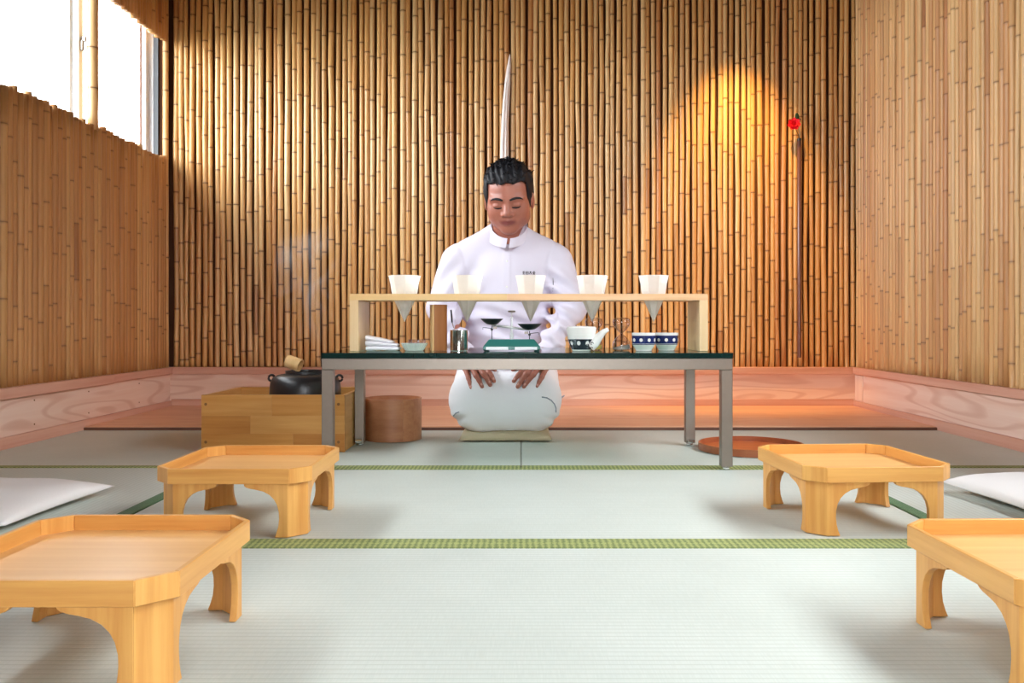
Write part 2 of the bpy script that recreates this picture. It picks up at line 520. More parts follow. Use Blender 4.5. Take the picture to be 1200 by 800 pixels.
def border_mat(name, axis, light, dark):
    """cloth edging woven in little dark chevrons"""
    m, nt, b = new_mat(name)
    N, L = nt.nodes, nt.links
    tc = N.new('ShaderNodeTexCoord')
    mp = N.new('ShaderNodeMapping')
    mp.inputs['Scale'].default_value = (1, 1, 1)
    mp.inputs['Rotation'].default_value = (0, 0, 0 if axis == 'X' else PI / 2)
    L.new(tc.outputs['Object'], mp.inputs['Vector'])
    wv = N.new('ShaderNodeTexChecker'); wv.inputs['Scale'].default_value = 150
    wv.inputs['Color1'].default_value = light; wv.inputs['Color2'].default_value = dark
    m2 = N.new('ShaderNodeMapping'); m2.inputs['Rotation'].default_value = (0, 0, PI / 4); m2.inputs['Scale'].default_value = (0.8, 1.5, 1)
    L.new(mp.outputs['Vector'], m2.inputs['Vector'])
    nz = N.new('ShaderNodeTexNoise'); nz.inputs['Scale'].default_value = 90
    L.new(tc.outputs['Object'], nz.inputs['Vector'])
    va = N.new('ShaderNodeVectorMath'); va.operation = 'MULTIPLY_ADD'
    va.inputs[1].default_value = (0.006, 0.006, 0)
    L.new(nz.outputs['Color'], va.inputs[0]); L.new(m2.outputs['Vector'], va.inputs[2])
    L.new(va.outputs[0], wv.inputs['Vector'])
    L.new(wv.outputs['Color'], b.inputs['Base Color'])
    b.inputs['Roughness'].default_value = 0.7
    return m
M['border_x'] = border_mat('mat_edging_x', 'X', srgb(166, 172, 108), srgb(104, 118, 70))
M['border_y'] = border_mat('mat_edging_y', 'Y', srgb(104, 140, 100), srgb(68, 102, 74))

# ------------------------------------------------------------------ the setting
XL, XR, YB, YF, H = -1.74, 1.66, 4.19, -1.30, 2.40

def struct(name, mb, m, parent=None, bevel=0.0):
    o = mb.build(name, m, parent, bevel=bevel)
    if parent is None: o['kind'] = 'structure'
    return o

# floor with its tatami mats (> two edging strips each)
floor = struct('floor', MB().box(XL - 0.14, XR + 0.14, YF - 0.1, YB + 0.14, -0.10, -0.030), M['backing'])
MAT_Y = [-0.93, -0.08, 0.773, 1.623, 2.473, 3.336]
def tatami(x0, x1, y0, y1, axis, e0, e1):
    g = 0.0012
    mt = MB().box(x0 + g, x1 - g, y0 + g, y1 - g, -0.029, 0.0).build('tatami_mat', M['tatami_' + axis.lower()], floor, bevel=0.003, segs=2)
    w = 0.034
    for on, side in ((e0, 0), (e1, 1)):
        if not on: continue
        mb = MB()
        if axis == 'X':
            a, b_ = (y0 + g, y0 + w) if side == 0 else (y1 - w, y1 - g)
            mb.box(x0 + g, x1 - g, a, b_, -0.02, 0.0016)
        else:
            a, b_ = (x0 + g, x0 + w) if side == 0 else (x1 - w, x1 - g)
            mb.box(a, b_, y0 + g, y1 - g, -0.02, 0.0016)
        mb.build('edging', M['border_' + axis.lower()], mt, bevel=0.0012, segs=1)
for j in range(4):                                          # middle column, long side across the room
    tatami(-0.862, 0.868, MAT_Y[j], MAT_Y[j + 1], 'X', True, True)
for y0, y1 in ((-0.93, 0.773), (0.773, 2.473)):             # side columns, long side into the room
    tatami(XL, -0.862, y0, y1, 'Y', False, True)
    tatami(0.868, XR, y0, y1, 'Y', True, False)
tatami(XL, 0.002, MAT_Y[4], MAT_Y[5], 'X', True, False)     # the two mats at the back
tatami(0.002, XR, MAT_Y[4], MAT_Y[5], 'X', True, False)

ceiling = struct('ceiling', MB().box(XL - 0.14, XR + 0.14, YF - 0.1, YB + 0.14, H, H + 0.06), M['ceiling'])
wall_back = struct('wall_back', MB().box(XL - 0.14, XR + 0.14, YB + 0.032, YB + 0.14, -0.03, H), M['backing'])
wall_front = struct('wall_front', MB().box(XL - 0.14, XR + 0.14, YF - 0.1, YF, -0.03, FW_Z0).box(XL - 0.14, XR + 0.14, YF - 0.1, YF, FW_Z1, H)
                    .box(XL - 0.14, FW_X0, YF - 0.1, YF, FW_Z0, FW_Z1).box(FW_X1, XR + 0.14, YF - 0.1, YF, FW_Z0, FW_Z1), M['plaster'])
def pierced(x0, x1, y0, y1, z0, z1):
    return (MB().box(x0, x1, YF, YB + 0.032, -0.03, z0).box(x0, x1, YF, YB + 0.032, z1, H)
            .box(x0, x1, YF, y0, z0, z1).box(x0, x1, y1, YB + 0.032, z0, z1))
wall_left = struct('wall_left', pierced(XL - 0.14, XL - 0.028, LW_Y0, LW_Y1, LW_Z0 - 0.045, LW_Z1 + 0.14), M['backing'])
wall_right = struct('wall_right', pierced(XR + 0.028, XR + 0.14, RW_Y0, RW_Y1, RW_Z0, RW_Z1), M['backing'])

def cane_mesh(name, z0, z1, r, material, rng, amp=1.0, seg=12, flat=1.0, gap=(0.15, 0.27)):
    """one bamboo cane: swollen node rings, a slight kink at every node"""
    zs, rs, nd, st, ox, oy = [], [], [], [], [], []
    x = y = 0.0
    z = z0 - rng.uniform(0.0, 0.15)
    stain = 0.0
    tip = r * rng.uniform(0.9, 1.08)
    drift = rng.uniform(-0.0012, 0.0012)
    def ring(zz, rr, n, s):
        if zz < z0 + 1e-4 or zz > z1 - 1e-4: return
        zs.append(zz); rs.append(rr); nd.append(n); st.append(s); ox.append(x); oy.append(y)
    zs.append(z0); rs.append(r); nd.append(0.15); st.append(0); ox.append(0); oy.append(0)
    px = 0.0
    while z < z1:
        step = rng.uniform(*gap)
        rr = r + (tip - r) * (z - z0) / (z1 - z0)
        stain0 = stain
        stain = max(0.0, min(0.75, rng.gauss(0.04, 0.10))) if rng.random() > 0.018 else rng.uniform(0.35, 0.65)
        ring(z - 0.010, rr * 1.0, 0.0, stain0)
        ring(z - 0.0035, rr * 1.06, 0.25, stain0)
        ring(z - 0.0008, rr * 1.075, 0.9, stain0)
        ring(z + 0.0012, rr * 1.02, 0.9, stain)
        ring(z + 0.0040, rr * 1.03, 0.2, stain)
        ring(z + 0.011, rr * 0.98, 0.0, stain)
        nx = max(-0.0045, min(0.0045, x + amp * rng.gauss(drift, 0.0019)))
        x0_, x = x, (x + nx) / 2
        ring(z + step * 0.5, rr * 0.965, 0.0, stain)
        x = nx
        y = max(-0.002, min(0.002, y + amp * rng.gauss(0, 0.0008)))
        z += step
    zs.append(z1); rs.append(tip); nd.append(0.3); st.append(stain); ox.append(x); oy.append(y)
    n = len(zs)
    a = np.linspace(0, 2 * PI, seg, endpoint=False)
    Z = np.repeat(np.array(zs), seg)
    R = np.repeat(np.array(rs), seg)
    A = np.tile(a, n)
    V = np.stack([np.repeat(np.array(ox), seg) + R * np.cos(A), np.repeat(np.array(oy), seg) + R * flat * np.sin(A), Z], 1)
    i = np.arange(seg); k = (i + 1) % seg
    F = [tuple(q) for j in range(n - 1) for q in np.stack([j * seg + i, j * seg + k, (j + 1) * seg + k, (j + 1) * seg + i], 1).tolist()]
    F.append(tuple(range(seg))[::-1]); F.append(tuple((n - 1) * seg + t for t in range(seg)))
    me = bpy.data.meshes.new(name)
    me.from_pydata(V.tolist(), [], F)
    for nm, val in (('node', nd), ('stain', st)):
        at = me.attributes.new(nm, 'FLOAT', 'POINT')
        at.data.foreach_set('value', np.repeat(np.array(val, dtype=np.float32), seg))
    me.polygons.foreach_set('use_smooth', [True] * len(me.polygons))
    me.materials.append(material)
    return me

def cane(parent, x, y, z0, z1, r, mat_, rng, amp=1.0, rz=0.0, gap=(0.15, 0.27)):
    o = bpy.data.objects.new('bamboo_cane', cane_mesh('bamboo_cane', z0, z1, r, mat_, rng, amp, gap=gap))
    o.location = (x, y, 0)
    o.rotation_euler = (0, 0, rz)
    link(o)
    o.parent = parent
    return o

rng = random.Random(11)
CAP = 0.205
x = XL + 0.012
while x < XR - 0.008:                                        # back wall: spaced canes, dark joints between
    r = rng.uniform(0.0108, 0.0142)
    x += r
    cane(wall_back, x, YB + 0.014, CAP, H - 0.002, r, M['cane'], rng)
    x += r + rng.uniform(0.003, 0.0075)
y = YB - 0.004
while y > 2.30:                                              # left wall below and above the window
    r = rng.uniform(0.0135, 0.0185)
    y -= r
    in_win = y < LW_Y1 + 0.004
    ztop = LW_Z0 + rng.uniform(-0.012, 0.010) if in_win else H - 0.002
    cane(wall_left, XL - 0.013, y, CAP, ztop, r, M['cane_left'] if in_win else M['cane'], rng, 0.7, PI / 2, (0.17, 0.42))  # the corner cane takes the lighter cane colour to look lit
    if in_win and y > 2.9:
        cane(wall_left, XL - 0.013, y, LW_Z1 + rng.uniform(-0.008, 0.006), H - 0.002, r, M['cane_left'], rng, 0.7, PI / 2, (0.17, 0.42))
    y -= r + rng.choice((-0.001, 0.0, 0.0, 0.0015))
cane(wall_left, XL - 0.014, 3.462, LW_Z0 - 0.02, LW_Z1 + 0.03, 0.021, M['cane'], rng, 0.6, PI / 2)   # the cane post that divides the window
y = YB - 0.004
while y > RW_Y1 + 0.03:                                      # right wall
    r = rng.uniform(0.0115, 0.0165)
    y -= r
    cane(wall_right, XR + 0.012, y, CAP, H - 0.002, r, M['cane_right'], rng, 0.9, PI / 2, (0.15, 0.36))
    y -= r + rng.choice((0.0, 0.001, 0.002, 0.005))

# baseboards: cap rail, wide board, foot strip
bb = MB().box(XL, XR, YB, YB + 0.032, 0.0, CAP - 0.002).build('baseboard_back', M['cedar'])
bb['kind'] = 'structure'
MB().box(XL + 0.016, XR - 0.016, YB - 0.016, YB + 0.031, 0.170, CAP).build('cap_rail', M['cedar_red'], bb, bevel=0.002)
MB().box(XL + 0.010, XR - 0.010, YB - 0.010, YB, 0.012, 0.047).build('foot_strip', M['cedar_red'], bb, bevel=0.0015)
bl = MB().box(XL - 0.028, XL, YF, YB, 0.0, CAP - 0.002).build('baseboard_left', M['cedar_y'])
bl['kind'] = 'structure'
MB().box(XL - 0.027, XL + 0.016, 3.585, YB + 0.02, 0.172, CAP).build('cap_rail', M['cedar_red_y'], bl, bevel=0.002)
MB().box(XL - 0.027, XL + 0.018, YF + 0.001, 3.583, 0.168, CAP + 0.001).build('cap_rail', M['cedar_red_y'], bl, bevel=0.002)
MB().box(XL, XL + 0.012, YF, YB - 0.010, -0.001, 0.040).build('foot_strip', M['cedar_red_y'], bl, bevel=0.0015)
for yy in (3.02, 3.40, 3.85):
    for zz in (0.062, 0.148):
        Mx = Matrix.Translation((XL, yy, zz)) @ Matrix.Rotation(PI / 2, 4, 'Y')
        MB().lathe([(0.0032, 0), (0.0032, 0.001), (0.002, 0.0016)], 8, M=Mx).build('nail_head', M['dowel'], bl)
br = MB().box(XR, XR + 0.028, YF, YB, 0.0, CAP - 0.002).build('baseboard_right', M['cedar_y'])
br['kind'] = 'structure'
MB().box(XR - 0.016, XR + 0.027, YF, YB + 0.02, 0.172, CAP).build('cap_rail', M['cedar_red_y'], br, bevel=0.002)
MB().box(XR - 0.012, XR, YF, YB - 0.010, -0.001, 0.040).build('foot_strip', M['cedar_red_y'], br, bevel=0.0015)
MB().box(XR - 0.006, XR, 4.085, 4.172, 0.046, 0.166).build('corner_block', M['cedar_pale'], br, bevel=0.0015)

# raised board along the back wall
tr = MB().box(XL + 0.012, XR - 0.012, MAT_Y[5] + 0.012, YB - 0.001, -0.028, 0.014).build('trim_1', M['platform'], bevel=0.0015)
tr['kind'] = 'structure'
MB().box(XL + 0.012, XR - 0.012, MAT_Y[5] + 0.002, MAT_Y[5] + 0.0118, -0.028, 0.010).build('edge_strip', M['platform_edge'], tr)

# window_1: two white sashes in a frame behind the canes of the left wall
def window(name, xf, y0, y1, z0, z1, ym, side):
    f = MB()
    a, b_ = xf - 0.03, xf + 0.03
    t = 0.022
    f.box(a, b_, y0, y1, z0, z0 + t).box(a, b_, y0, y1, z1 - t, z1).box(a, b_, y0, y0 + t, z0 + t, z1 - t)
    w = f.build(name, M['white_frame'])
    w['kind'] = 'structure'
    f2 = b_ + 0.012 if side > 0 else a - 0.012
    MB().box(min(f2, f2 - side * 0.022), max(f2, f2 - side * 0.022), y1 - 0.014, y1, z0, z1).build('jamb', M['dark_frame'], w)
    MB().box(a if side > 0 else a + 0.0122, b_ - 0.0122 if side > 0 else b_, y1 - 0.0135, y1, z0, z1).build('end_stile', M['white_frame'], w)
    for k, (p, q, dx) in enumerate(((y0 + t, ym + 0.03, 0.012), (ym - 0.03, y1 - 0.014, -0.012))):
        s = MB()
        xa, xb = xf + dx - 0.010, xf + dx + 0.010
        u = 0.034
        s.box(xa, xb, p, q, z0 + t, z0 + t + u).box(xa, xb, p, q, z1 - t - u * 0.6, z1 - t)
        s.box(xa, xb, p, p + u, z0 + t + u, z1 - t - u * 0.6).box(xa, xb, q - u, q, z0 + t + u, z1 - t - u * 0.6)
        so = s.build('sash', M['white_frame'], w, bevel=0.002, segs=1)
        MB().box(xf + dx - 0.002, xf + dx + 0.002, p + u, q - u, z0 + t + u, z1 - t - u * 0.6).build('pane', M['pane'], so)
        if k == 0:
            zc = (z0 + z1) / 2
            l = MB().box(xb if side > 0 else xa - 0.012, xb + 0.012 if side > 0 else xa, q - 0.026, q - 0.010, zc - 0.03, zc + 0.012)
            l.box(xb + 0.004 if side > 0 else xa - 0.02, xb + 0.022 if side > 0 else xa - 0.004, q - 0.024, q - 0.012, zc + 0.006, zc + 0.03)
            l.build('latch', M['steel'], so, bevel=0.003)
    return w
window('window_1', XL - 0.085, LW_Y0, LW_Y1, LW_Z0 - 0.045, LW_Z1 + 0.14, 3.45, 1)
window('window_2', XR + 0.085, RW_Y0, RW_Y1, RW_Z0, RW_Z1, 1.05, -1)

# outside: ground and the overhanging eaves on both sides
g = MB().box(-14, 14, -12, 14, -0.62, -0.55).build('trim_2', M['earth']); g['kind'] = 'structure'
e = MB().box(XL - 0.80, XL - 0.14, YF - 0.2, YB + 0.3, 2.46, 2.54).build('trim_3', M['eaves']); e['kind'] = 'structure'
e = MB().box(XR + 0.14, XR + 0.60, YF - 0.2, YB + 0.3, 2.46, 2.54).build('trim_4', M['eaves']); e['kind'] = 'structure'
e = MB().box(3.30, 3.42, -8, 10, -0.56, 2.30).build('added_light_block', M['eaves']); e['kind'] = 'structure'     # unseen wall, added to keep low sky out of the right window

# ------------------------------------------------------------------ low footed trays
def make_tray(label, x, y, rz):
    t = thing('footed_tray', label, 'tray table', (x, y, 0.0016), rz, 'low footed trays on the tatami')
    a, b_, c, th = 0.155, 0.1625, 0.036, 0.0075
    z0, z1 = 0.107, 0.137
    def octa(o):
        A, B = a - o, b_ - o
        k = c - o * 0.586
        return [(A - k, -B), (A, -B + k), (A, B - k), (A - k, B), (-A + k, B), (-A, B - k), (-A, -B + k), (-A + k, -B)]
    MB().prism(octa(th * 0.6), 0.006, Matrix.Translation((0, 0, z0 + 0.002))).build('tray_floor', M['tray_floor'], t)
    o, i = octa(0), octa(th)
    for k in range(8):
        n = (k + 1) % 8
        mat_ = M['tray_y'] if k in (1, 5) else (M['tray'] if k in (3, 7) else M['tray_z'])
        MB().prism([o[k], o[n], i[n], i[k]], z1 - z0, Matrix.Translation((0, 0, z0))).build('rim_board', mat_, t, bevel=0.0009, segs=1)
    prof = [(0, 0), (0.026, 0), (0.022, 0.010), (0.0185, 0.022), (0.017, 0.036), (0.0175, 0.050), (0.021, 0.064), (0.027, 0.075),
            (0.036, 0.084), (0.048, 0.0905), (0.062, 0.094), (0.074, 0.096), (0.082, 0.0985), (0.086, 0.1015), (0.0865, z0 + 0.001), (0, z0 + 0.001)]
    A, B, k, tl = a - 0.010, b_ - 0.010, c - 0.004, 0.010
    for sx in (-1, 1):
        for sy in (-1, 1):
            mb = MB()
            Mx = Matrix(((-sx, 0, 0, sx * (A - k)), (0, 0, -sy, sy * B), (0, 1, 0, 0), (0, 0, 0, 1)))
            mb.prism(prof, tl, Mx)
            My = Matrix(((0, 0, -sx, sx * A), (-sy, 0, 0, sy * (B - k)), (0, 1, 0, 0), (0, 0, 0, 1)))
            mb.prism(prof, tl, My)
            mb.prism([(sx * A, sy * (B - k)), (sx * (A - k), sy * B), (sx * (A - k - tl * 0.4), sy * (B - tl)), (sx * (A - tl), sy * (B - k - tl * 0.4))], z0 + 0.001)
            mb.build('leg', M['tray_z'], t, bevel=0.0008, segs=1)
    return t
make_tray("pale wooden footed tray on the left, in front of the box with the pot", -0.572, 1.815, 0.0)
make_tray('large wooden footed tray at the lower left corner, in front of the left cushion', -0.548, 1.100, 0.0)
make_tray('pale wooden footed tray turned slightly, on the right beside the white cushion', 0.712, 1.835, math.radians(4))
make_tray('wooden footed tray cut off by the right edge of the photo', 0.706, 1.075, math.radians(1))

# ------------------------------------------------------------------ cushions
def cushion_mesh(name, a, b_, h, material, seed, pull=0.05, flat=0.35, n=36, tuft=True, pw=0.55):
    rg = random.Random(seed)
    ph = [rg.uniform(0, 6.28) for _ in range(8)]
    V, F = [], []
    idx = {}
    def P3(i, j, s):
        u, v = 2 * i / n - 1, 2 * j / n - 1
        x = a * u * (1 - pull * (1 - v * v))
        y = b_ * v * (1 - pull * (1 - u * u))
        e = max(0.0, (1 - u ** 4) * (1 - v ** 4)) ** pw
        w = 0.06 * (math.sin(5 * u + ph[0] + 2 * v) + math.sin(7 * v + ph[1] - 3 * u) + 0.6 * math.sin(13 * u * v + ph[2]))
        d = math.exp(-(u * u + v * v) / 0.05) * (0.22 if tuft else 0)
        rad = math.hypot(u, v)
        r_ = 0.035 * math.sin(9 * math.atan2(v, u) + ph[3]) * rad ** 2 * e
        z = h * (e * (1 + w * 0.8) - d + r_ * 1.5) if s > 0 else -h * flat * e
        return (x, y, z + h * flat)
    for s in (1, -1):
        for i in range(n + 1):
            for j in range(n + 1):
                edge = i in (0, n) or j in (0, n)
                key = (i, j, 0 if edge else s)
                if key not in idx:
                    idx[key] = len(V)
                    V.append(P3(i, j, s))
    for s in (1, -1):
        for i in range(n):
            for j in range(n):
                q = [idx[(p, r, 0 if (p in (0, n) or r in (0, n)) else s)] for p, r in ((i, j), (i + 1, j), (i + 1, j + 1), (i, j + 1))]
                F.append(tuple(q if s > 0 else q[::-1]))
    me = bpy.data.meshes.new(name)
    me.from_pydata(V, [], F)
    me.polygons.foreach_set('use_smooth', [True] * len(me.polygons))
    me.materials.append(material)
    return me
def cushion(label, x, y, rz, a, b_, h, seed, group='white floor cushions'):
    o = bpy.data.objects.new('floor_cushion', cushion_mesh('floor_cushion', a, b_, h, M['cushion'], seed, 0.06, 0.62, pw=0.62))
    o.location = (x, y, 0.0015)
    o.rotation_euler = (0, 0, rz)
    link(o)
    return tag(o, label, 'cushion', group)
cushion('plump white floor cushion at the left edge, behind the large front tray', -1.262, 1.885, math.radians(-3), 0.255, 0.205, 0.036, 3)
cushion('plump white floor cushion at the right edge, beside the turned tray', 1.330, 1.940, math.radians(4), 0.262, 0.205, 0.040, 5)
zb = bpy.data.objects.new('floor_cushion', cushion_mesh('kneeling_cushion', 0.166, 0.305, 0.025, M['zabuton'], 9, 0.02, 0.35, tuft=False, pw=0.22))
zb.location = (-0.054, 3.297, 0.001)
link(zb)
tag(zb, 'thin beige cushion flattened beneath the kneeling man', 'cushion')

# ------------------------------------------------------------------ glass topped table
tb = thing('glass_table', 'low table with dark green glass top and brushed steel frame', 'table', (0.02, 2.68, 0))
def W(mb): # world coordinates -> local to an empty
    return mb
def build_at(mb, name, m, root, **k):
    off = Vector(root.location)
    mb.v = [tuple(Vector(v) - off) for v in mb.v]
    return mb.build(name, m, root, **k)
TZ = 0.338
build_at(MB().box(-0.574, 0.612, 2.428, 2.945, TZ - 0.0155, TZ), 'glass_top', M['table_glass'], tb, bevel=0.0012, segs=1)
_gt = tb.children[0].data
_gt.materials.append(M['table_glass_edge'])
for _p in _gt.polygons:                                    # the polished rim looks dark green through the length of the sheet
    if abs(_p.normal.z) < 0.9: _p.material_index = 1
for (x0, x1, y0, y1) in ((-0.573, 0.611, 2.430, 2.462), (-0.573, 0.611, 2.910, 2.942), (-0.573, -0.541, 2.4625, 2.9095), (0.579, 0.611, 2.4625, 2.9095)):
    build_at(MB().box(x0, x1, y0, y1, 0.2895, TZ - 0.0158), 'apron', M['steel'], tb, bevel=0.0012, segs=1)
for (x0, y0) in ((-0.573, 2.430), (0.579, 2.430), (-0.572, 2.910), (0.570, 2.910)):
    lg = build_at(MB().box(x0, x0 + 0.032, y0, y0 + 0.032, 0.010, 0.289), 'leg', M['steel'], tb, bevel=0.0012, segs=1)
    ft = MB().lathe([(0.010, 0.0018), (0.012, 0.003), (0.012, 0.007), (0.006, 0.008), (0.006, 0.012)], 16, (x0 + 0.016, y0 + 0.016, 0))
    if y0 > 2.6:
        ft.tube([(x0 + 0.005, y0 - 0.007, 0.018), (x0 + 0.027, y0 - 0.007, 0.018)], 0.008, 10)
    build_at(ft, 'foot', M['chrome'], tb, smooth=True, angle=0.6).parent = lg
    # keep the foot where it stands: leg and table share one origin

# ------------------------------------------------------------------ wooden cone stand
HOLES = [-0.366, -0.169, 0.032, 0.226, 0.420]
SY0, SY1, SZ = 2.570, 2.757, 0.513
st = thing('cone_stand', 'long pale wooden stand holding five white paper cones', 'stand', (0.0255, 2.6635, TZ))
def holed_board(x0, x1, holes, r, y0, y1, z0, z1, n=24):
    mb = MB()
    yc = (y0 + y1) / 2
    cuts = [x0] + [(p + q) / 2 for p, q in zip(holes[:-1], holes[1:])] + [x1]
    for h, xa, xb in zip(holes, cuts[:-1], cuts[1:]):
        angs = sorted(set([round(2 * PI * i / n, 6) for i in range(n)] +
                          [round(math.atan2(yy - yc, xx - h) % (2 * PI), 6) for xx in (xa, xb) for yy in (y0, y1)]))
        inn, out = [], []
        for a in angs:
            ca, sa = math.cos(a), math.sin(a)
            tx = ((xb - h) if ca > 0 else (xa - h)) / ca if abs(ca) > 1e-6 else 1e9
            ty = ((y1 - yc) if sa > 0 else (y0 - yc)) / sa if abs(sa) > 1e-6 else 1e9
            tt = min(tx, ty)
            inn.append((h + r * ca, yc + r * sa)); out.append((h + tt * ca, yc + tt * sa))
        m = len(angs)
        vs = [(x, y, z) for z in (z0, z1) for ring in (inn, out) for x, y in ring]
        fs = []
        for i in range(m):
            k = (i + 1) % m
            fs.append((i, m + i, m + k, k))
            fs.append((2 * m + i, 2 * m + k, 3 * m + k, 3 * m + i))
            fs.append((i, k, 2 * m + k, 2 * m + i))
            if not (abs(out[i][0] - out[k][0]) < 1e-6 and (abs(out[i][0] - xa) < 1e-6 and xa != x0 or abs(out[i][0] - xb) < 1e-6 and xb != x1)):
                fs.append((m + i, 3 * m + i, 3 * m + k, m + k))
        mb.add(vs, fs)
    return mb
build_at(holed_board(-0.520, -0.0412, HOLES[:2], 0.0375, SY0, SY1, SZ - 0.0195, SZ), 'top_board', M['stand'], st)
build_at(holed_board(-0.0408, 0.571, HOLES[2:], 0.0375, SY0, SY1, SZ - 0.0195, SZ), 'top_board', M['stand_b'], st)
build_at(MB().box(-0.520, -0.494, SY0, SY1, TZ + 0.0003, SZ - 0.0197), 'side_panel', M['stand_z'], st, bevel=0.001, segs=1)
build_at(MB().box(0.545, 0.571, SY0, SY1, TZ + 0.0003, SZ - 0.0197), 'side_panel', M['stand_z'], st, bevel=0.001, segs=1)

def paper_cone(x, turn, label):
    """eight folded facets: a gently flaring cup above, a sharp point below"""
    prof = [(0.0505, 0.1450), (0.0440, 0.1180), (0.0410, 0.0955), (0.0385, 0.0850), (0.0340, 0.0700), (0.0275, 0.0560), (0.0012, 0.0)]
    mb = MB()
    n = 8
    inner = [(max(0.0006, r - 0.0014), z + (0.0 if i == 0 else 0.0008)) for i, (r, z) in enumerate(prof)]
    mb.lathe(prof[::-1] + inner, n, rot=turn, cap=False)
    m = len(prof) * 2
    mb.f.append(tuple(range(n))[::-1])
    mb.f.append(tuple((m - 1) * n + i for i in range(n)))
    o = mb.build('paper_cone', M['paper'])
    o.location = (x, 2.6635, 0.4283)
    return tag(o, label, 'paper cone', 'white paper cones in the stand')
for x, tn, lb in zip(HOLES, (0.18, 0.14, 0.30, 0.10, 0.22),
        ('white folded paper cone farthest left in the stand', 'white paper cone second from the left, above the metal tin',
         'white paper cone in the middle of the stand, above the scale', 'white paper cone above the white teapot, second from the right',
         'white paper cone farthest right in the stand, above the dotted cups')):
    paper_cone(x, tn, lb)

# ------------------------------------------------------------------ things on the glass table
T0 = TZ + 0.0006
# folded towel: a flat fold below, a thicker one that thins towards the rounded end on top
tw = thing('folded_towel', 'white folded towel wedge beside the left leg of the cone stand', 'towel', (-0.424, 2.625, T0))
def towel_fold(x0, x1, lo0, lo1, hi0, hi1, rnd, yw):
    n, q = 20, 14
    vs, fs = [], []
    for i in range(n + 1):
        u = i / n
        x = x0 + (x1 - x0) * u
        lo, hi = lo0 + (lo1 - lo0) * u, hi0 + (hi1 - hi0) * u
        e = math.sqrt(max(0.0, 1 - (max(0.0, u - 1 + rnd) / rnd) ** 2))
        mid, hh = (lo + hi) / 2, (hi - lo) / 2 * max(e, 0.04)
        for k in range(q):
            a = 2 * PI * k / q
            cy, cz = math.cos(a), math.sin(a)
            vs.append((x, yw * math.copysign(abs(cy) ** 0.35, cy), mid + hh * math.copysign(abs(cz) ** 0.7, cz) + 0.0006 * math.sin(9 * u + k)))
    for i in range(n):
        for k in range(q):
            fs.append((i * q + k, i * q + (k + 1) % q, (i + 1) * q + (k + 1) % q, (i + 1) * q + k))
    fs.append(tuple(range(q))[::-1]); fs.append(tuple(n * q + k for k in range(q)))
    return MB().add(vs, fs)
towel_fold(-0.050, 0.050, 0.0006, 0.0006, 0.0150, 0.0125, 0.10, 0.042).build('fold', M['cotton'], tw, smooth=True, angle=1.0)
towel_fold(-0.052, 0.044, 0.0148, 0.0120, 0.0330, 0.0225, 0.12, 0.040).build('fold', M['cotton'], tw, smooth=True, angle=1.0)
towel_fold(-0.052, 0.030, 0.0326, 0.0225, 0.0480, 0.0300, 0.20, 0.038).build('fold', M['cotton'], tw, smooth=True, angle=1.0)

# ribbed dish and the cut glass bowl in it
def ribbed(prof, n, amp, c):
    mb = MB()
    vs, fs = [], []
    for r, z in prof:
        for i in range(n):
            a = 2 * PI * i / n
            rr = r * (1 + amp * (1 if i % 2 else -1))
            vs.append((c[0] + rr * math.cos(a), c[1] + rr * math.sin(a), c[2] + z))
    m = len(prof)
    for j in range(m - 1):
        for i in range(n):
            k = (i + 1) % n
            fs.append((j * n + i, j * n + k, (j + 1) * n + k, (j + 1) * n + i))
    fs.append(tuple(range(n))[::-1]); fs.append(tuple((m - 1) * n + i for i in range(n)))
    return mb.add(vs, fs)
d = ribbed([(0.026, 0), (0.029, 0.003), (0.0405, 0.0215), (0.0415, 0.0235), (0.0392, 0.0235), (0.028, 0.0055)], 44, 0.020, (0, 0, 0)).build('ribbed_dish', M['celadon'])
d.location = (-0.3285, 2.612, T0)
tag(d, 'small pale green ribbed dish beside the tall wooden caddy', 'dish')
cb = ribbed([(0.016, 0), (0.020, 0.002), (0.0265, 0.012), (0.0275, 0.022), (0.0262, 0.0290), (0.0235, 0.0290), (0.0238, 0.022), (0.0225, 0.012), (0.015, 0.0045)], 28, 0.035, (0, 0, 0)).build('crystal_bowl', M['crystal'])
cb.location = (-0.3215, 2.613, T0 + 0.0058)
tag(cb, 'small cut crystal bowl standing in the ribbed dish', 'bowl')

# tall wooden caddy
cd = thing('wooden_caddy', 'tall brown wooden caddy with its lit side coloured paler, beside the metal tin', 'caddy', (-0.2535, 2.615, T0), math.radians(15))
def rrect(x0, x1, y0, y1, r, sel):
    pts = []
    for (cx, cy, a0, s) in ((x1, y0, -90, 0), (x1, y1, 0, 1), (x0, y1, 90, 2), (x0, y0, 180, 3)):
        rr = r if s in sel else 0.001
        mx = cx - rr if cx == x1 else cx + rr
        my = cy - rr if cy == y1 else cy + rr
        for q in range(6):
            a = math.radians(a0 + 18 * q)
            pts.append((mx + rr * math.cos(a), my + rr * math.sin(a)))
    return pts
MB().prism(rrect(-0.0185, 0.0240, -0.025, 0.025, 0.012, (0, 1)), 0.142).build('body', M['caddy'], cd, smooth=True, angle=0.5)
MB().prism(rrect(-0.0238, -0.0187, -0.025, 0.025, 0.002, ()), 0.142).build('side_board', M['caddy_pale'], cd)  # the lit left face, its brightness put into a paler wood colour

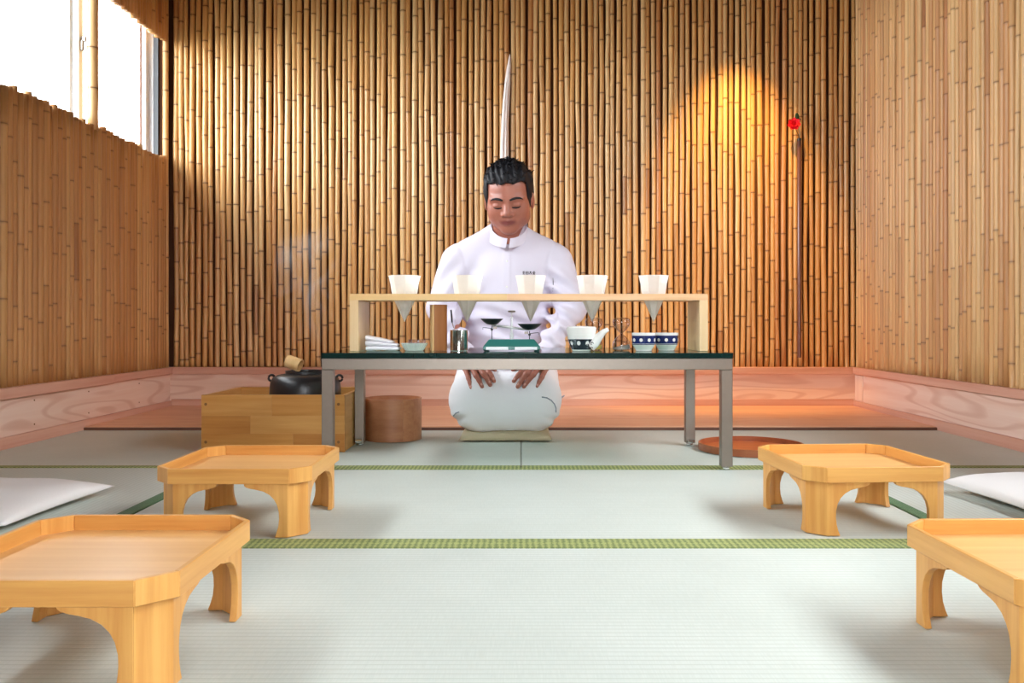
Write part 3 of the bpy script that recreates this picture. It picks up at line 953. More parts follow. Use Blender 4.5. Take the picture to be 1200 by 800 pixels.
# metal tin with a spoon
tn = MB().lathe([(0.0268, 0), (0.0275, 0.0012), (0.0275, 0.0615), (0.0280, 0.0625), (0.0280, 0.0640), (0.0262, 0.0640), (0.0262, 0.004)], 40).build('metal_tin', M['chrome'], smooth=True, angle=0.5)
tn.location = (-0.1905, 2.612, T0)
tag(tn, 'open shiny metal tin in front of the kneeling man', 'tin')
spn = thing('spoon', 'thin spoon with a black handle end standing in the metal tin', 'spoon', (-0.1905, 2.612, T0 + 0.0045))
pA, pB, pC = Vector((0.004, 0, 0.002)), Vector((-0.0215, 0.004, 0.083)), Vector((-0.0250, 0.0045, 0.122))
MB().tube([pA, (pA + pB) / 2, pB], 0.0013, 8).build('shaft', M['chrome'], spn, smooth=True)
MB().tube([pB, (pB + pC) / 2, pC], [0.0024, 0.003, 0.0026], 8).build('handle', M['black'], spn, smooth=True)

# balance scale
sc_ = thing('balance_scale', 'green balance scale with two black pans in front of the man', 'scale', (-0.0275, 2.62, T0))
def frus(w0, d0, w1, d1, z0, z1):
    vs = [(-w0, -d0, z0), (w0, -d0, z0), (w0, d0, z0), (-w0, d0, z0), (-w1, -d1, z1), (w1, -d1, z1), (w1, d1, z1), (-w1, d1, z1)]
    return vs, [(0, 3, 2, 1), (4, 5, 6, 7), (0, 1, 5, 4), (1, 2, 6, 5), (2, 3, 7, 6), (3, 0, 4, 7)]
MB().add(*frus(0.088, 0.046, 0.087, 0.045, 0.004, 0.015)).add(*frus(0.086, 0.044, 0.070, 0.030, 0.015, 0.035)).build('base', M['green'], sc_, bevel=0.002)
for s in (-1, 1):
    MB().box(s * 0.044 - 0.034, s * 0.044 + 0.034, -0.0485, -0.0455, 0.0035, 0.0125).build('dial_plate', M['scale_white'], sc_, bevel=0.0008, segs=1)
    for q in (-1, 1):
        MB().lathe([(0.007, 0), (0.008, 0.001), (0.008, 0.004)], 12, (s * 0.078, q * 0.036, 0)).build('foot', M['green_dark'], sc_, smooth=True, angle=0.6)
pm = MB().lathe([(0.006, 0.035), (0.006, 0.052), (0.0035, 0.056), (0.003, 0.098), (0.0045, 0.100), (0.0045, 0.103), (0.0014, 0.105), (0.0014, 0.118)], 14, (0, 0, 0))
pm.build('post', M['scale_white'], sc_, smooth=True, angle=0.6)
MB().lathe([(0.004, 0.1182), (0.0112, 0.1190), (0.0118, 0.1215), (0.0112, 0.124), (0.004, 0.1248)], 20).build('knob', M['steel'], sc_, smooth=True, angle=0.6)
MB().tube([(-0.061, 0, 0.0785), (0, 0, 0.071), (0.057, 0, 0.0635)], [0.003, 0.0045, 0.003], 10).build('beam', M['scale_white'], sc_, smooth=True)
for px_, zr, rr, hk in ((-0.0615, 0.0985, 0.0355, -1), (0.0555, 0.0825, 0.0375, 1)):
    MB().lathe([(0.006, -0.0185), (0.016, -0.0165), (rr * 0.72, -0.0095), (rr, 0.0), (rr - 0.0012, 0.0006), (rr * 0.70, -0.0080), (0.015, -0.0148)], 28, (px_, 0, zr)).build('pan', M['black'], sc_, smooth=True, angle=0.7)
    r_ = MB().tube([(px_, 0, 0.0345), (px_, 0, zr - 0.018)], 0.0013, 8)
    r_.lathe([(0.003, 0), (0.004, 0.001), (0.004, 0.005), (0.002, 0.0065)], 10, (px_, 0, zr - 0.036))
    r_.tube([(px_, 0, zr - 0.030), (px_ + hk * 0.018, 0, zr - 0.0275), (px_ + hk * 0.028, 0, zr - 0.027), (px_ + hk * 0.028, 0, zr - 0.033)], 0.0011, 6)
    r_.build('pan_rod', M['black'], sc_, smooth=True, angle=0.6)
    MB().box(px_ - hk * 0.010 - 0.006, px_ - hk * 0.010 + 0.006, -0.004, 0.004, zr - 0.031, zr - 0.0235).build('counterweight', M['steel'], sc_, bevel=0.001)

# dotted glaze on round pots
def dots(parent, prof_r, z, n, rad, phase, material, oval=1.0):
    for k in range(n):
        a = phase + 2 * PI * k / n
        r0 = prof_r(z)
        nrm = Vector((math.cos(a), math.sin(a), 0))
        tt = Vector((-math.sin(a), math.cos(a), 0))
        sl = (prof_r(z + 0.002) - prof_r(z - 0.002)) / 0.004
        up = (Vector((0, 0, 1)) + nrm * sl).normalized()
        c = nrm * (r0 + 0.0003) + Vector((0, 0, z))
        vs, fs = [], []
        for s in (0, 1):
            for i in range(14):
                b = 2 * PI * i / 14
                x_, y_ = rad * math.cos(b), rad * oval * math.sin(b)
                bend = -(x_ * x_) / (2 * r0)
                vs.append(c + tt * x_ + up * y_ + nrm * (bend + (0.0002 if s else -0.0012)))
        fs = [tuple(range(14))[::-1], tuple(range(14, 28))] + [(i, (i + 1) % 14, 14 + (i + 1) % 14, 14 + i) for i in range(14)]
        MB().add(vs, fs).build('dot', material, parent)

def lerp_prof(prof):
    def f(z):
        for (r0, z0), (r1, z1) in zip(prof[:-1], prof[1:]):
            if z0 <= z <= z1: return r0 + (r1 - r0) * (z - z0) / (z1 - z0)
        return prof[-1][0]
    return f
def dotted_cup(label, x, y, ph):
    t = thing('teacup', label, 'cup', (x, y, T0), 0, 'blue and white dotted cups')
    outer = [(0.0235, 0), (0.0250, 0.001), (0.0255, 0.004), (0.0300, 0.012), (0.0338, 0.0185), (0.0352, 0.022), (0.0362, 0.044), (0.0366, 0.052), (0.0370, 0.0555)]
    inn = [(0.0350, 0.0555), (0.0342, 0.044), (0.0325, 0.022), (0.022, 0.009)]
    MB().lathe(outer + inn, 40).build('body', M['porcelain'], t, smooth=True, angle=0.8)
    f = lerp_prof(outer)
    zz = [0.0190, 0.024, 0.032, 0.040, 0.0470]
    MB().lathe([(f(z) - 0.0010, z) for z in zz[:1]] + [(f(z) + 0.00035, z) for z in zz] + [(f(zz[-1]) - 0.001, zz[-1])], 40, cap=False).build('blue_band', M['navy'], t, smooth=True, angle=0.6)
    dots(t, lambda z: f(z) + 0.0004, 0.0335, 9, 0.0052, ph, M['porcelain'], 1.05)
    MB().lathe([(f(z) - 0.001, z) for z in (0.0045,)] + [(f(z) + 0.0003, z) for z in (0.0045, 0.012, 0.0180)] + [(f(0.018) - 0.001, 0.018)], 40, cap=False).build('foot_glaze', M['celadon'], t, smooth=True, angle=0.6)
    return t
dotted_cup('blue and white dotted teacup nearer the hourglass', 0.3790, 2.598, -1.93)
dotted_cup('blue and white dotted teacup nearer the right end of the stand', 0.4540, 2.626, -1.75)

# teapot
tp = thing('teapot', 'small white teapot with dark dotted lower band and pointed spout', 'teapot', (0.187, 2.590, T0))
po = [(0.0270, 0), (0.0285, 0.0012), (0.0290, 0.004), (0.0345, 0.016), (0.0400, 0.032), (0.0428, 0.040), (0.0440, 0.052), (0.0455, 0.066), (0.0462, 0.0715)]
MB().lathe(po + [(0.0440, 0.0715), (0.0425, 0.055), (0.040, 0.038), (0.026, 0.008)], 44).build('body', M['porcelain'], tp, smooth=True, angle=0.8)
fp = lerp_prof(po)
zz = [0.0045, 0.012, 0.020, 0.028, 0.0365]
MB().lathe([(fp(zz[0]) - 0.001, zz[0])] + [(fp(z) + 0.0004, z) for z in zz] + [(fp(zz[-1]) - 0.001, zz[-1])], 44, cap=False).build('dark_band', M['ink'], tp, smooth=True, angle=0.6)
dots(tp, lambda z: fp(z) + 0.0005, 0.0245, 9, 0.0056, -1.86, M['porcelain'], 1.25)
MB().lathe([(0.0436, 0.0712), (0.0436, 0.0740), (0.020, 0.0762), (0.0, 0.0768)], 36, cap=False).build('lid', M['porcelain'], tp, smooth=True, angle=0.8)
sp_pts = [(0.026, -0.014, 0.016), (0.040, -0.018, 0.028), (0.054, -0.019, 0.046), (0.068, -0.019, 0.060), (0.080, -0.019, 0.0665)]
MB().tube(sp_pts, [0.0185, 0.0165, 0.0120, 0.0085, 0.0062], 16).build('spout', M['porcelain'], tp, smooth=True, angle=1.0)
for k in range(3):
    a = 0.9 + k * 2.1
    cx, cz = 0.0245 + 0.0085 * math.cos(a), 0.0165 + 0.0085 * math.sin(a)
    MB().tube([(cx + 0.004 * math.cos(q * 0.9), -0.0345 - 0.0012, cz + 0.004 * math.sin(q * 0.9)) for q in range(6)], 0.0011, 6).build('swirl', M['ink'], tp, smooth=True)

# two hourglasses
def hourglass(label, x, y, sand, tilt):
    t = thing('hourglass', label, 'hourglass', (x, y, T0), 0, 'glass sand timers')
    prof = [(0.0190, 0.0), (0.0275, 0.003), (0.0290, 0.014), (0.0275, 0.026), (0.0170, 0.040), (0.0060, 0.0495), (0.0040, 0.0525), (0.0060, 0.0555), (0.0165, 0.066), (0.0265, 0.079), (0.0285, 0.089), (0.0265, 0.098), (0.0160, 0.1025)]
    inner = [(max(0.0016, r - 0.0016), z + (0.0022 if i == 0 else (-0.0018 if i == len(prof) - 1 else 0))) for i, (r, z) in enumerate(prof)]
    mb = MB().lathe(prof, 36)
    mb.lathe(inner, 36)
    o = bpy.data.objects.new('bulb', None)
    me = mb.mesh('bulb', M['glass'], True, angle=1.2)
    nv = 36 * len(prof)
    for p in me.polygons:                                  # the inner shell faces inwards
        pass
    bm = bmesh.new(); bm.from_mesh(me)
    bmesh.ops.reverse_faces(bm, faces=[f for f in bm.faces if all(v.index >= nv for v in f.verts)])
    bm.to_mesh(me); bm.free()
    ob = bpy.data.objects.new('bulb', me); link(ob); ob.parent = t
    sand_prof = [(r - 0.0012, z) for r, z in inner[:3]]
    n = 32
    vs, fs = [], []
    for r, z in sand_prof:
        for i in range(n):
            a = 2 * PI * i / n
            zt = z if z < 0.012 else 0.0125 + tilt * math.cos(a) * 0.006
            vs.append((r * math.cos(a), r * math.sin(a), zt + 0.0005))
    m = len(sand_prof)
    for j in range(m - 1):
        for i in range(n):
            k = (i + 1) % n
            fs.append((j * n + i, j * n + k, (j + 1) * n + k, (j + 1) * n + i))
    fs.append(tuple(range(n))[::-1]); fs.append(tuple((m - 1) * n + i for i in range(n)))
    MB().add(vs, fs).build('sand', sand, t, smooth=True, angle=0.7)
    return t
hourglass('clear glass hourglass with yellow green sand, behind the teapot spout', 0.2330, 2.682, M['sand_yellow'], 0.6)
hourglass('clear glass hourglass with white sand, between teapot and dotted cups', 0.3170, 2.650, M['sand_white'], 1.0)

# ------------------------------------------------------------------ things on the floor
# open wooden box with a pot
BX0, BX1, BY0, BY1, BH, BT = -1.0455, -0.5765, 2.765, 3.133, 0.187, 0.014
bx = thing('wooden_box', 'open topped box of honey coloured boards that holds the black pot', 'box', ((BX0 + BX1) / 2, (BY0 + BY1) / 2, 0.0017))
zs_ = [0, 0.060, 0.118, BH]
for k in range(3):
    mid = BX0 + (0.30, 0.16, 0.23)[k]
    build_at(MB().box(BX0, mid - 0.0002, BY0, BY0 + BT, zs_[k] + 0.0017, zs_[k + 1] + 0.0015), 'plank', M[('box_a', 'box_c', 'box_b')[k]], bx)
    build_at(MB().box(mid + 0.0002, BX1, BY0, BY0 + BT, zs_[k] + 0.0017, zs_[k + 1] + 0.0015), 'plank', M[('box_c', 'box_b', 'box_a')[k]], bx)
build_at(MB().box(BX0, BX1, BY1 - BT, BY1, 0.0017, BH), 'back_board', M['box_b'], bx, bevel=0.001, segs=1)
build_at(MB().box(BX0, BX0 + BT, BY0 + BT, BY1 - BT, 0.0017, BH), 'side_board', M['box_y'], bx, bevel=0.001, segs=1)
build_at(MB().box(BX1 - BT, BX1, BY0 + BT, BY1 - BT, 0.0017, BH), 'side_board', M['box_y'], bx, bevel=0.001, segs=1)
build_at(MB().box(BX0 + BT, BX1 - BT, BY0 + BT, BY1 - BT, 0.045, 0.059), 'inner_shelf', M['box_b'], bx)
for xx, zz_ in ((BX0 + 0.014, 0.158), (BX1 - 0.020, 0.158), (BX1 - 0.020, 0.034), (BX0 + 0.014, 0.034)):
    Mx = Matrix.Translation((xx, BY0 - 0.0006, zz_)) @ Matrix.Rotation(-PI / 2, 4, 'X')
    build_at(MB().lathe([(0.0048, 0), (0.0048, 0.004)], 14, M=Mx), 'dowel', M['dowel'], bx)

pt = thing('iron_pot', 'black cast iron pot with two ring lugs sitting in the wooden box', 'pot', (-0.752, 2.952, 0.0597))
pp = [(0.060, 0), (0.085, 0.008), (0.108, 0.030), (0.1195, 0.065), (0.1225, 0.105), (0.1215, 0.135), (0.1185, 0.160), (0.1110, 0.174), (0.0950, 0.183), (0.0760, 0.187), (0.0680, 0.188), (0.0680, 0.196), (0.0700, 0.198)]
MB().lathe(pp + [(0.0640, 0.198), (0.0640, 0.186), (0.10, 0.165), (0.112, 0.10), (0.08, 0.02)], 48).build('body', M['iron'], pt, smooth=True, angle=0.7)
for s in (-1, 1):
    ring = [(s * 0.1185 + 0.0105 * math.cos(2 * PI * q / 16), 0, 0.172 + 0.0105 * math.sin(2 * PI * q / 16)) for q in range(17)]
    MB().tube(ring, 0.0042, 8, cap=False).build('lug', M['iron'], pt, smooth=True)
MB().lathe([(0.0, 0.150), (0.09, 0.150), (0.09, 0.1502), (0.0, 0.1502)], 32, cap=False).build('water', M['glass'], pt)

ld = thing('bamboo_ladle', 'pale bamboo ladle with a cup resting across the rim of the black pot', 'ladle', (-0.790, 2.94, 0.2835))
ax = Vector((0.92, -0.15, -0.33)).normalized()
q_ = ax.to_track_quat('Z', 'Y').to_matrix().to_4x4()
MB().lathe([(0.0215, -0.026), (0.0228, -0.025), (0.0232, 0.026), (0.0205, 0.026), (0.0203, -0.020)], 28, M=q_).build('cup', M['caddy_pale'], ld, smooth=True, angle=0.5)
hd = (Vector((-0.865, 3.27, 0.285)) - Vector((-0.790, 2.94, 0.2835)))
MB().tube([hd.normalized() * 0.018, hd * 0.5, hd], [0.0045, 0.0042, 0.0038], 10).build('handle', M['caddy_pale'], ld, smooth=True)

bk = thing('wooden_bucket', 'round bentwood bucket standing behind the left table legs', 'bucket', (-0.466, 3.083, 0.0017))
def wavy_ring(r0, r1, h, n=56):
    mb = MB()
    vs = []
    for (r, z) in ((r0, 0), (r0, h), (r1, h), (r1, 0.0)):
        for i in range(n):
            a = 2 * PI * i / n
            vs.append((r * math.cos(a), r * math.sin(a), z))
    fs = []
    for j in range(4):
        for i in range(n):
            k = (i + 1) % n
            fs.append((j * n + i, j * n + k, ((j + 1) % 4) * n + k, ((j + 1) % 4) * n + i))
    return mb.add(vs, fs)
wavy_ring(0.104, 0.0985, 0.150).build('wall', M['bucket'], bk, smooth=True, angle=0.5)
MB().lathe([(0.0985, 0.008), (0.0985, 0.016)], 56).build('bottom', M['bucket'], bk)
lap = []
for i in range(9):
    a = math.radians(-62 + i * 3)
    lap.append(a)
vs, fs = [], []
for r in (0.1040, 0.1062):
    for z in (0.002, 0.148):
        for a in lap: vs.append((r * math.cos(a), r * math.sin(a), z))
n9 = 9
for i in range(8):
    fs += [(i, i + 1, n9 + i + 1, n9 + i), (2 * n9 + i, 3 * n9 + i, 3 * n9 + i + 1, 2 * n9 + i + 1), (i, 2 * n9 + i, 2 * n9 + i + 1, i + 1), (n9 + i, n9 + i + 1, 3 * n9 + i + 1, 3 * n9 + i)]
fs += [(0, n9, 3 * n9, 2 * n9), (8, 2 * n9 + 8, 3 * n9 + 8, n9 + 8)]
MB().add(vs, fs).build('lap_seam', M['bucket'], bk, smooth=True, angle=0.5)

rt = thing('round_tray', 'large round reddish wooden tray on the tatami behind the right table leg', 'tray', (0.768, 2.815, 0.0017))
MB().lathe([(0.166, 0.0), (0.168, 0.002), (0.168, 0.006)], 64).build('base', M['lacquer'], rt, smooth=True, angle=0.5)
wavy_ring(0.1715, 0.1655, 0.023, 64).build('rim', M['lacquer_rim'], rt, smooth=True, angle=0.5)

# ------------------------------------------------------------------ on the back wall
vs_t = thing('wall_vase', 'tall thin dark tube vase hanging on the bamboo wall at right', 'vase', (1.3795, YB - 0.0135, 0.252))
MB().lathe([(0.0085, 0), (0.0102, 0.002), (0.0102, 1.080), (0.0095, 1.084), (0.0075, 1.084), (0.0075, 1.060)], 20).build('tube', M['purple_brown'], vs_t, smooth=True, angle=0.6)
MB().lathe([(0.0106, 0), (0.0106, 0.012)], 20, (0, 0, 1.0725)).build('mouth_ring', M['black'], vs_t, smooth=True, angle=0.6)

fl = thing('red_flower', 'red flower with a green leaf in the tall wall vase', 'flower', (1.3795, YB - 0.0135, 1.336))
fc = Vector((-0.036, -0.030, 0.062))
MB().tube([(0, 0, -0.05), (-0.004, -0.004, 0.012), (-0.020, -0.018, 0.035), fc], [0.0020, 0.0020, 0.0018, 0.0022], 8).build('stem', M['stem'], fl, smooth=True)
MB().tube([(0.002, 0, -0.05), (-0.002, -0.004, 0.03), (-0.012, -0.012, 0.085), (-0.017, -0.014, 0.112)], [0.0018, 0.0018, 0.0014, 0.001], 8).build('stem', M['stem'], fl, smooth=True)
def petal(length, width, cup):
    n = 6
    vs, fs = [], []
    for s in (0, 1):
        for i in range(n + 1):
            u = i / n
            w = width * math.sin(PI * min(1, 0.12 + 0.80 * u)) ** 0.8
            for k in (-1, -0.5, 0, 0.5, 1):
                vs.append((w * k, length * u, cup * u * u + 0.25 * width * k * k + (0.0010 if s else 0)))
    m = (n + 1) * 5
    for i in range(n):
        for k in range(4):
            a = i * 5 + k
            fs += [(a, a + 5, a + 6, a + 1), (m + a, m + a + 1, m + a + 6, m + a + 5)]
    for i in range(n):
        a, b = i * 5, i * 5 + 4
        fs += [(a, m + a, m + a + 5, a + 5), (b, b + 5, m + b + 5, m + b)]
    fs += [(0, 1, m + 1, m), (1, 2, m + 2, m + 1), (2, 3, m + 3, m + 2), (3, 4, m + 4, m + 3)]
    e = n * 5
    fs += [(e + k, m + e + k, m + e + k + 1, e + k + 1) for k in range(4)]
    return vs, fs
face = Vector((-0.25, -0.95, 0.12)).to_track_quat('Z', 'Y').to_matrix().to_4x4()
for ring_, (cnt, ln, wd, cup, tiltd) in enumerate(((7, 0.033, 0.0135, 0.006, 8), (6, 0.026, 0.011, 0.004, 35), (5, 0.017, 0.008, 0.002, 60))):
    for k in range(cnt):
        Mx = Matrix.Translation(fc) @ face @ Matrix.Rotation(2 * PI * k / cnt + ring_ * 0.5, 4, 'Z') @ Matrix.Rotation(math.radians(tiltd), 4, 'X')
        pv, pf = petal(ln, wd, cup)
        MB().add([Mx @ Vector(v) for v in pv], pf).build('petal', M['red'], fl, smooth=True, angle=1.2)
MB().lathe([(0.001, -0.002), (0.006, 0.001), (0.0065, 0.005), (0.001, 0.009)], 12, M=Matrix.Translation(fc) @ face).build('flower_heart', M['petal_core'], fl, smooth=True)
for base, dr, ln in (((-0.013, -0.012, 0.085), Vector((-0.2, -0.35, 0.8)), 0.040), ((-0.010, -0.010, 0.070), Vector((0.15, -0.5, 0.7)), 0.030)):
    Mx = Matrix.Translation(base) @ dr.to_track_quat('Y', 'Z').to_matrix().to_4x4()
    pv, pf = petal(ln, 0.0105, -0.004)
    MB().add([Mx @ Vector(v) for v in pv], pf).build('leaf', M['leaf'], fl, smooth=True, angle=1.2)
MB().lathe([(0.001, 0), (0.0045, 0.004), (0.004, 0.010), (0.0008, 0.015)], 10, M=Matrix.Translation((-0.017, -0.014, 0.110))).build('bud', M['petal_core'], fl, smooth=True)

# tall white tapering sheath on the wall, above the man's head
def sheath():
    path = [(-0.083, 1.06, 0.020), (-0.082, 1.16, 0.0215), (-0.080, 1.24, 0.0215), (-0.080, 1.32, 0.0195), (-0.077, 1.42, 0.0175), (-0.071, 1.52, 0.0170), (-0.064, 1.62, 0.0145), (-0.058, 1.69, 0.0100), (-0.054, 1.74, 0.0045), (-0.0525, 1.757, 0.0012)]
    n = 11
    vs, fs = [], []
    for s in (0, 1):
        for i, (x, z, w) in enumerate(path):
            for k in range(n):
                a = -1.25 + 2.5 * k / (n - 1)
                rr = w / math.sin(1.25) * (1 - 0.08 * (k % 2)) - (0.0016 if s else 0)
                rr = max(rr, 0.0004)
                vs.append((x + rr * math.sin(a), YB + 0.002 - 0.7 * rr * math.cos(a) - 0.004 + 0.002 * i / 9, z))
    m = len(path) * n
    for i in range(len(path) - 1):
        for k in range(n - 1):
            a = i * n + k
            fs += [(a, a + 1, a + n + 1, a + n), (m + a, m + a + n, m + a + n + 1, m + a + 1)]
        a, b = i * n, i * n + n - 1
        fs += [(a, a + n, m + a + n, m + a), (b, m + b, m + b + n, b + n)]
    e = (len(path) - 1) * n
    fs += [(k, m + k, m + k + 1, k + 1) for k in range(n - 1)]
    fs += [(e + k, e + k + 1, m + e + k + 1, m + e + k) for k in range(n - 1)]
    return MB().add(vs, fs)
sh = thing('white_sheath', 'tall white tapering sheath on the bamboo wall above the man\'s head', 'wall ornament', (-0.08, YB - 0.01, 1.06))
build_at(sheath(), 'blade', M['sheath'], sh, smooth=True, angle=0.9)
build_at(MB().tube([(-0.0900, YB - 0.017, 1.065), (-0.0885, YB - 0.018, 1.30), (-0.080, YB - 0.016, 1.50), (-0.070, YB - 0.012, 1.62)], [0.0028, 0.0026, 0.002, 0.0008], 8), 'fibre', M['sheath'], sh, smooth=True)
build_at(MB().tube([(-0.0745, YB - 0.018, 1.065), (-0.0730, YB - 0.018, 1.25), (-0.0700, YB - 0.016, 1.45), (-0.062, YB - 0.012, 1.60)], [0.0028, 0.0026, 0.002, 0.0008], 8), 'fibre', M['sheath'], sh, smooth=True)

# ------------------------------------------------------------------ implicit surfaces for the figure
def smin(a, b, k):
    h = np.clip(0.5 + 0.5 * (b - a) / k, 0, 1)
    return b + (a - b) * h - k * h * (1 - h)
def smax(a, b, k):
    return -smin(-a, -b, k)
def rcone(P, a, b, r1, r2):
    a = np.asarray(a, dtype=np.float32); b = np.asarray(b, dtype=np.float32)
    ba = b - a
    h = np.clip(((P - a) @ ba) / float(ba @ ba), 0, 1)
    return np.linalg.norm(P - a - h[:, None] * ba, axis=1) - (r1 + (r2 - r1) * h)
def ellip(P, c, r):
    q = P - np.asarray(c, dtype=np.float32)
    r = np.asarray(r, dtype=np.float32)
    k0 = np.linalg.norm(q / r, axis=1)
    k1 = np.linalg.norm(q / (r * r), axis=1)
    return k0 * (k0 - 1) / np.maximum(k1, 1e-6)
def rbox(P, c, b, r):
    q = np.abs(P - np.asarray(c, dtype=np.float32)) - (np.asarray(b, dtype=np.float32) - r)
    return np.linalg.norm(np.maximum(q, 0), axis=1) + np.minimum(np.max(q, axis=1), 0) - r

def surface_nets(f, lo, hi, h, margin=1.7):
    """polygonise f < 0 on a regular grid; only blocks near the surface are evaluated finely"""
    B = 8
    lo = np.array(lo, dtype=np.float32)
    nb = np.ceil((np.array(hi) - lo) / (h * B)).astype(int)
    n = nb * B
    g = [np.arange(k) for k in nb]
    bi = np.stack(np.meshgrid(*g, indexing='ij'), -1).reshape(-1, 3)
    ctr = lo + (bi * B + (B - 1) / 2) * h
    dc = f(ctr.astype(np.float32))
    D = np.repeat(np.repeat(np.repeat(np.where(dc < 0, -1.0, 1.0).astype(np.float32).reshape(nb), B, 0), B, 1), B, 2)
    act = bi[np.abs(dc) < h * B * 0.87 * margin]
    o = np.stack(np.meshgrid(*[np.arange(B)] * 3, indexing='ij'), -1).reshape(-1, 3)
    for s in range(0, len(act), 900):
        ii = (act[s:s + 900, None, :] * B + o[None]).reshape(-1, 3)
        D[ii[:, 0], ii[:, 1], ii[:, 2]] = f((lo + ii * h).astype(np.float32))
    S = D < 0
    cnt = np.zeros(tuple(n - 1), dtype=np.int8)
    for dx in (0, 1):
        for dy in (0, 1):
            for dz in (0, 1):
                cnt += S[dx:n[0] - 1 + dx, dy:n[1] - 1 + dy, dz:n[2] - 1 + dz]
    cells = np.argwhere((cnt > 0) & (cnt < 8))
    acc = np.zeros((len(cells), 3)); num = np.zeros(len(cells))
    cor = [(0, 0, 0), (1, 0, 0), (0, 1, 0), (1, 1, 0), (0, 0, 1), (1, 0, 1), (0, 1, 1), (1, 1, 1)]
    val = [D[cells[:, 0] + c[0], cells[:, 1] + c[1], cells[:, 2] + c[2]] for c in cor]
    for a in range(8):
        for b in range(a + 1, 8):
            if sum(abs(p - q) for p, q in zip(cor[a], cor[b])) != 1: continue
            m = (val[a] < 0) != (val[b] < 0)
            t = val[a][m] / (val[a][m] - val[b][m])
            acc[m] += np.array(cor[a]) + t[:, None] * (np.array(cor[b]) - np.array(cor[a]))
            num[m] += 1
    V = lo + (cells + acc / num[:, None]) * h
    idx = -np.ones(tuple(n), dtype=np.int32)
    idx[cells[:, 0], cells[:, 1], cells[:, 2]] = np.arange(len(cells))
    F = []
    for ax in range(3):
        u, v = [(1, 2), (2, 0), (0, 1)][ax]
        sl0 = [slice(1, None)] * 3; sl1 = [slice(1, None)] * 3
        sl0[ax] = slice(0, -1); sl1[ax] = slice(1, None)
        A, Bq = S[tuple(sl0)], S[tuple(sl1)]
        e = np.argwhere(A != Bq)
        off = np.ones(3, dtype=int); off[ax] = 0
        p = e + off
        du = np.zeros(3, dtype=int); du[u] = 1
        dv = np.zeros(3, dtype=int); dv[v] = 1
        q = [idx[tuple((p - d).T)] for d in (du + dv, dv, np.zeros(3, dtype=int), du)]
        Q = np.stack(q, 1)
        inside = S[tuple(p.T)]                                # the far end of the edge, or the near one
        near = A[tuple(e.T)]
        ok = (Q >= 0).all(1)
        Q, near = Q[ok], near[ok]
        Q[~near] = Q[~near][:, ::-1]
        F.append(Q)
    return V, np.concatenate(F)

def smooth_verts(V, F, it=2, lam=0.5):
    V = V.copy()
    E = np.concatenate([F[:, [0, 1]], F[:, [1, 2]], F[:, [2, 3]], F[:, [3, 0]]])
    for _ in range(it):
        s = np.zeros_like(V); c = np.zeros(len(V))
        for a, b in ((0, 1), (1, 0)):
            for d in range(3):
                s[:, d] += np.bincount(E[:, a], weights=V[E[:, b], d], minlength=len(V))
            c += np.bincount(E[:, a], minlength=len(V))
        V += lam * (s / c[:, None] - V)
    return V

def net_object(name, f, lo, hi, h, material, parent=None, it=2):
    V, F = surface_nets(f, lo, hi, h)
    V = smooth_verts(V, F, it)
    me = bpy.data.meshes.new(name)
    me.vertices.add(len(V)); me.vertices.foreach_set('co', V.astype(np.float32).ravel())
    me.loops.add(F.size); me.loops.foreach_set('vertex_index', F.astype(np.int32).ravel())
    me.polygons.add(len(F)); me.polygons.foreach_set('loop_start', np.arange(0, F.size, 4, dtype=np.int32))
    me.update(calc_edges=True)
    me.polygons.foreach_set('use_smooth', np.ones(len(F), dtype=bool))
    me.materials.append(material)
    o = bpy.data.objects.new(name, me)
    link(o)
    if parent is not None: o.parent = parent
    o['_n'] = 0
    del o['_n']
    return o, V, F

# ------------------------------------------------------------------ the kneeling man
MX = -0.056                                                  # the middle of his body
def at(px, py, Y):                                           # a joint given where the photo shows it, at depth Y
    return ((px - 610.0) * Y / 989.0, Y, EYE - (py - 378.0) * Y / 989.0)

# head frame: u to the viewer's right, f where he faces, w up along the head
HC = np.array((-0.046, 3.318, 0.914))
pit, yaw, rol, HS = math.radians(21), math.radians(-5), math.radians(-2.0), 1.04
Rh = (Matrix.Rotation(yaw, 3, 'Z') @ Matrix.Rotation(pit, 3, 'X') @ Matrix.Rotation(rol, 3, 'Y'))
Rl = np.array([[*(Rh @ Vector((1, 0, 0)))], [*(Rh @ Vector((0, -1, 0)))], [*(Rh @ Vector((0, 0, 1)))]], dtype=np.float32)   # rows u, f, w
HU = np.array((HS * 1.10, HS, HS), dtype=np.float32)                # a broad head
def to_head(P): return ((P - HC.astype(np.float32)) @ Rl.T) / HU
def from_head(u, f, w): return HC + HU[0] * u * Rl[0] + HS * (f * Rl[1] + w * Rl[2])

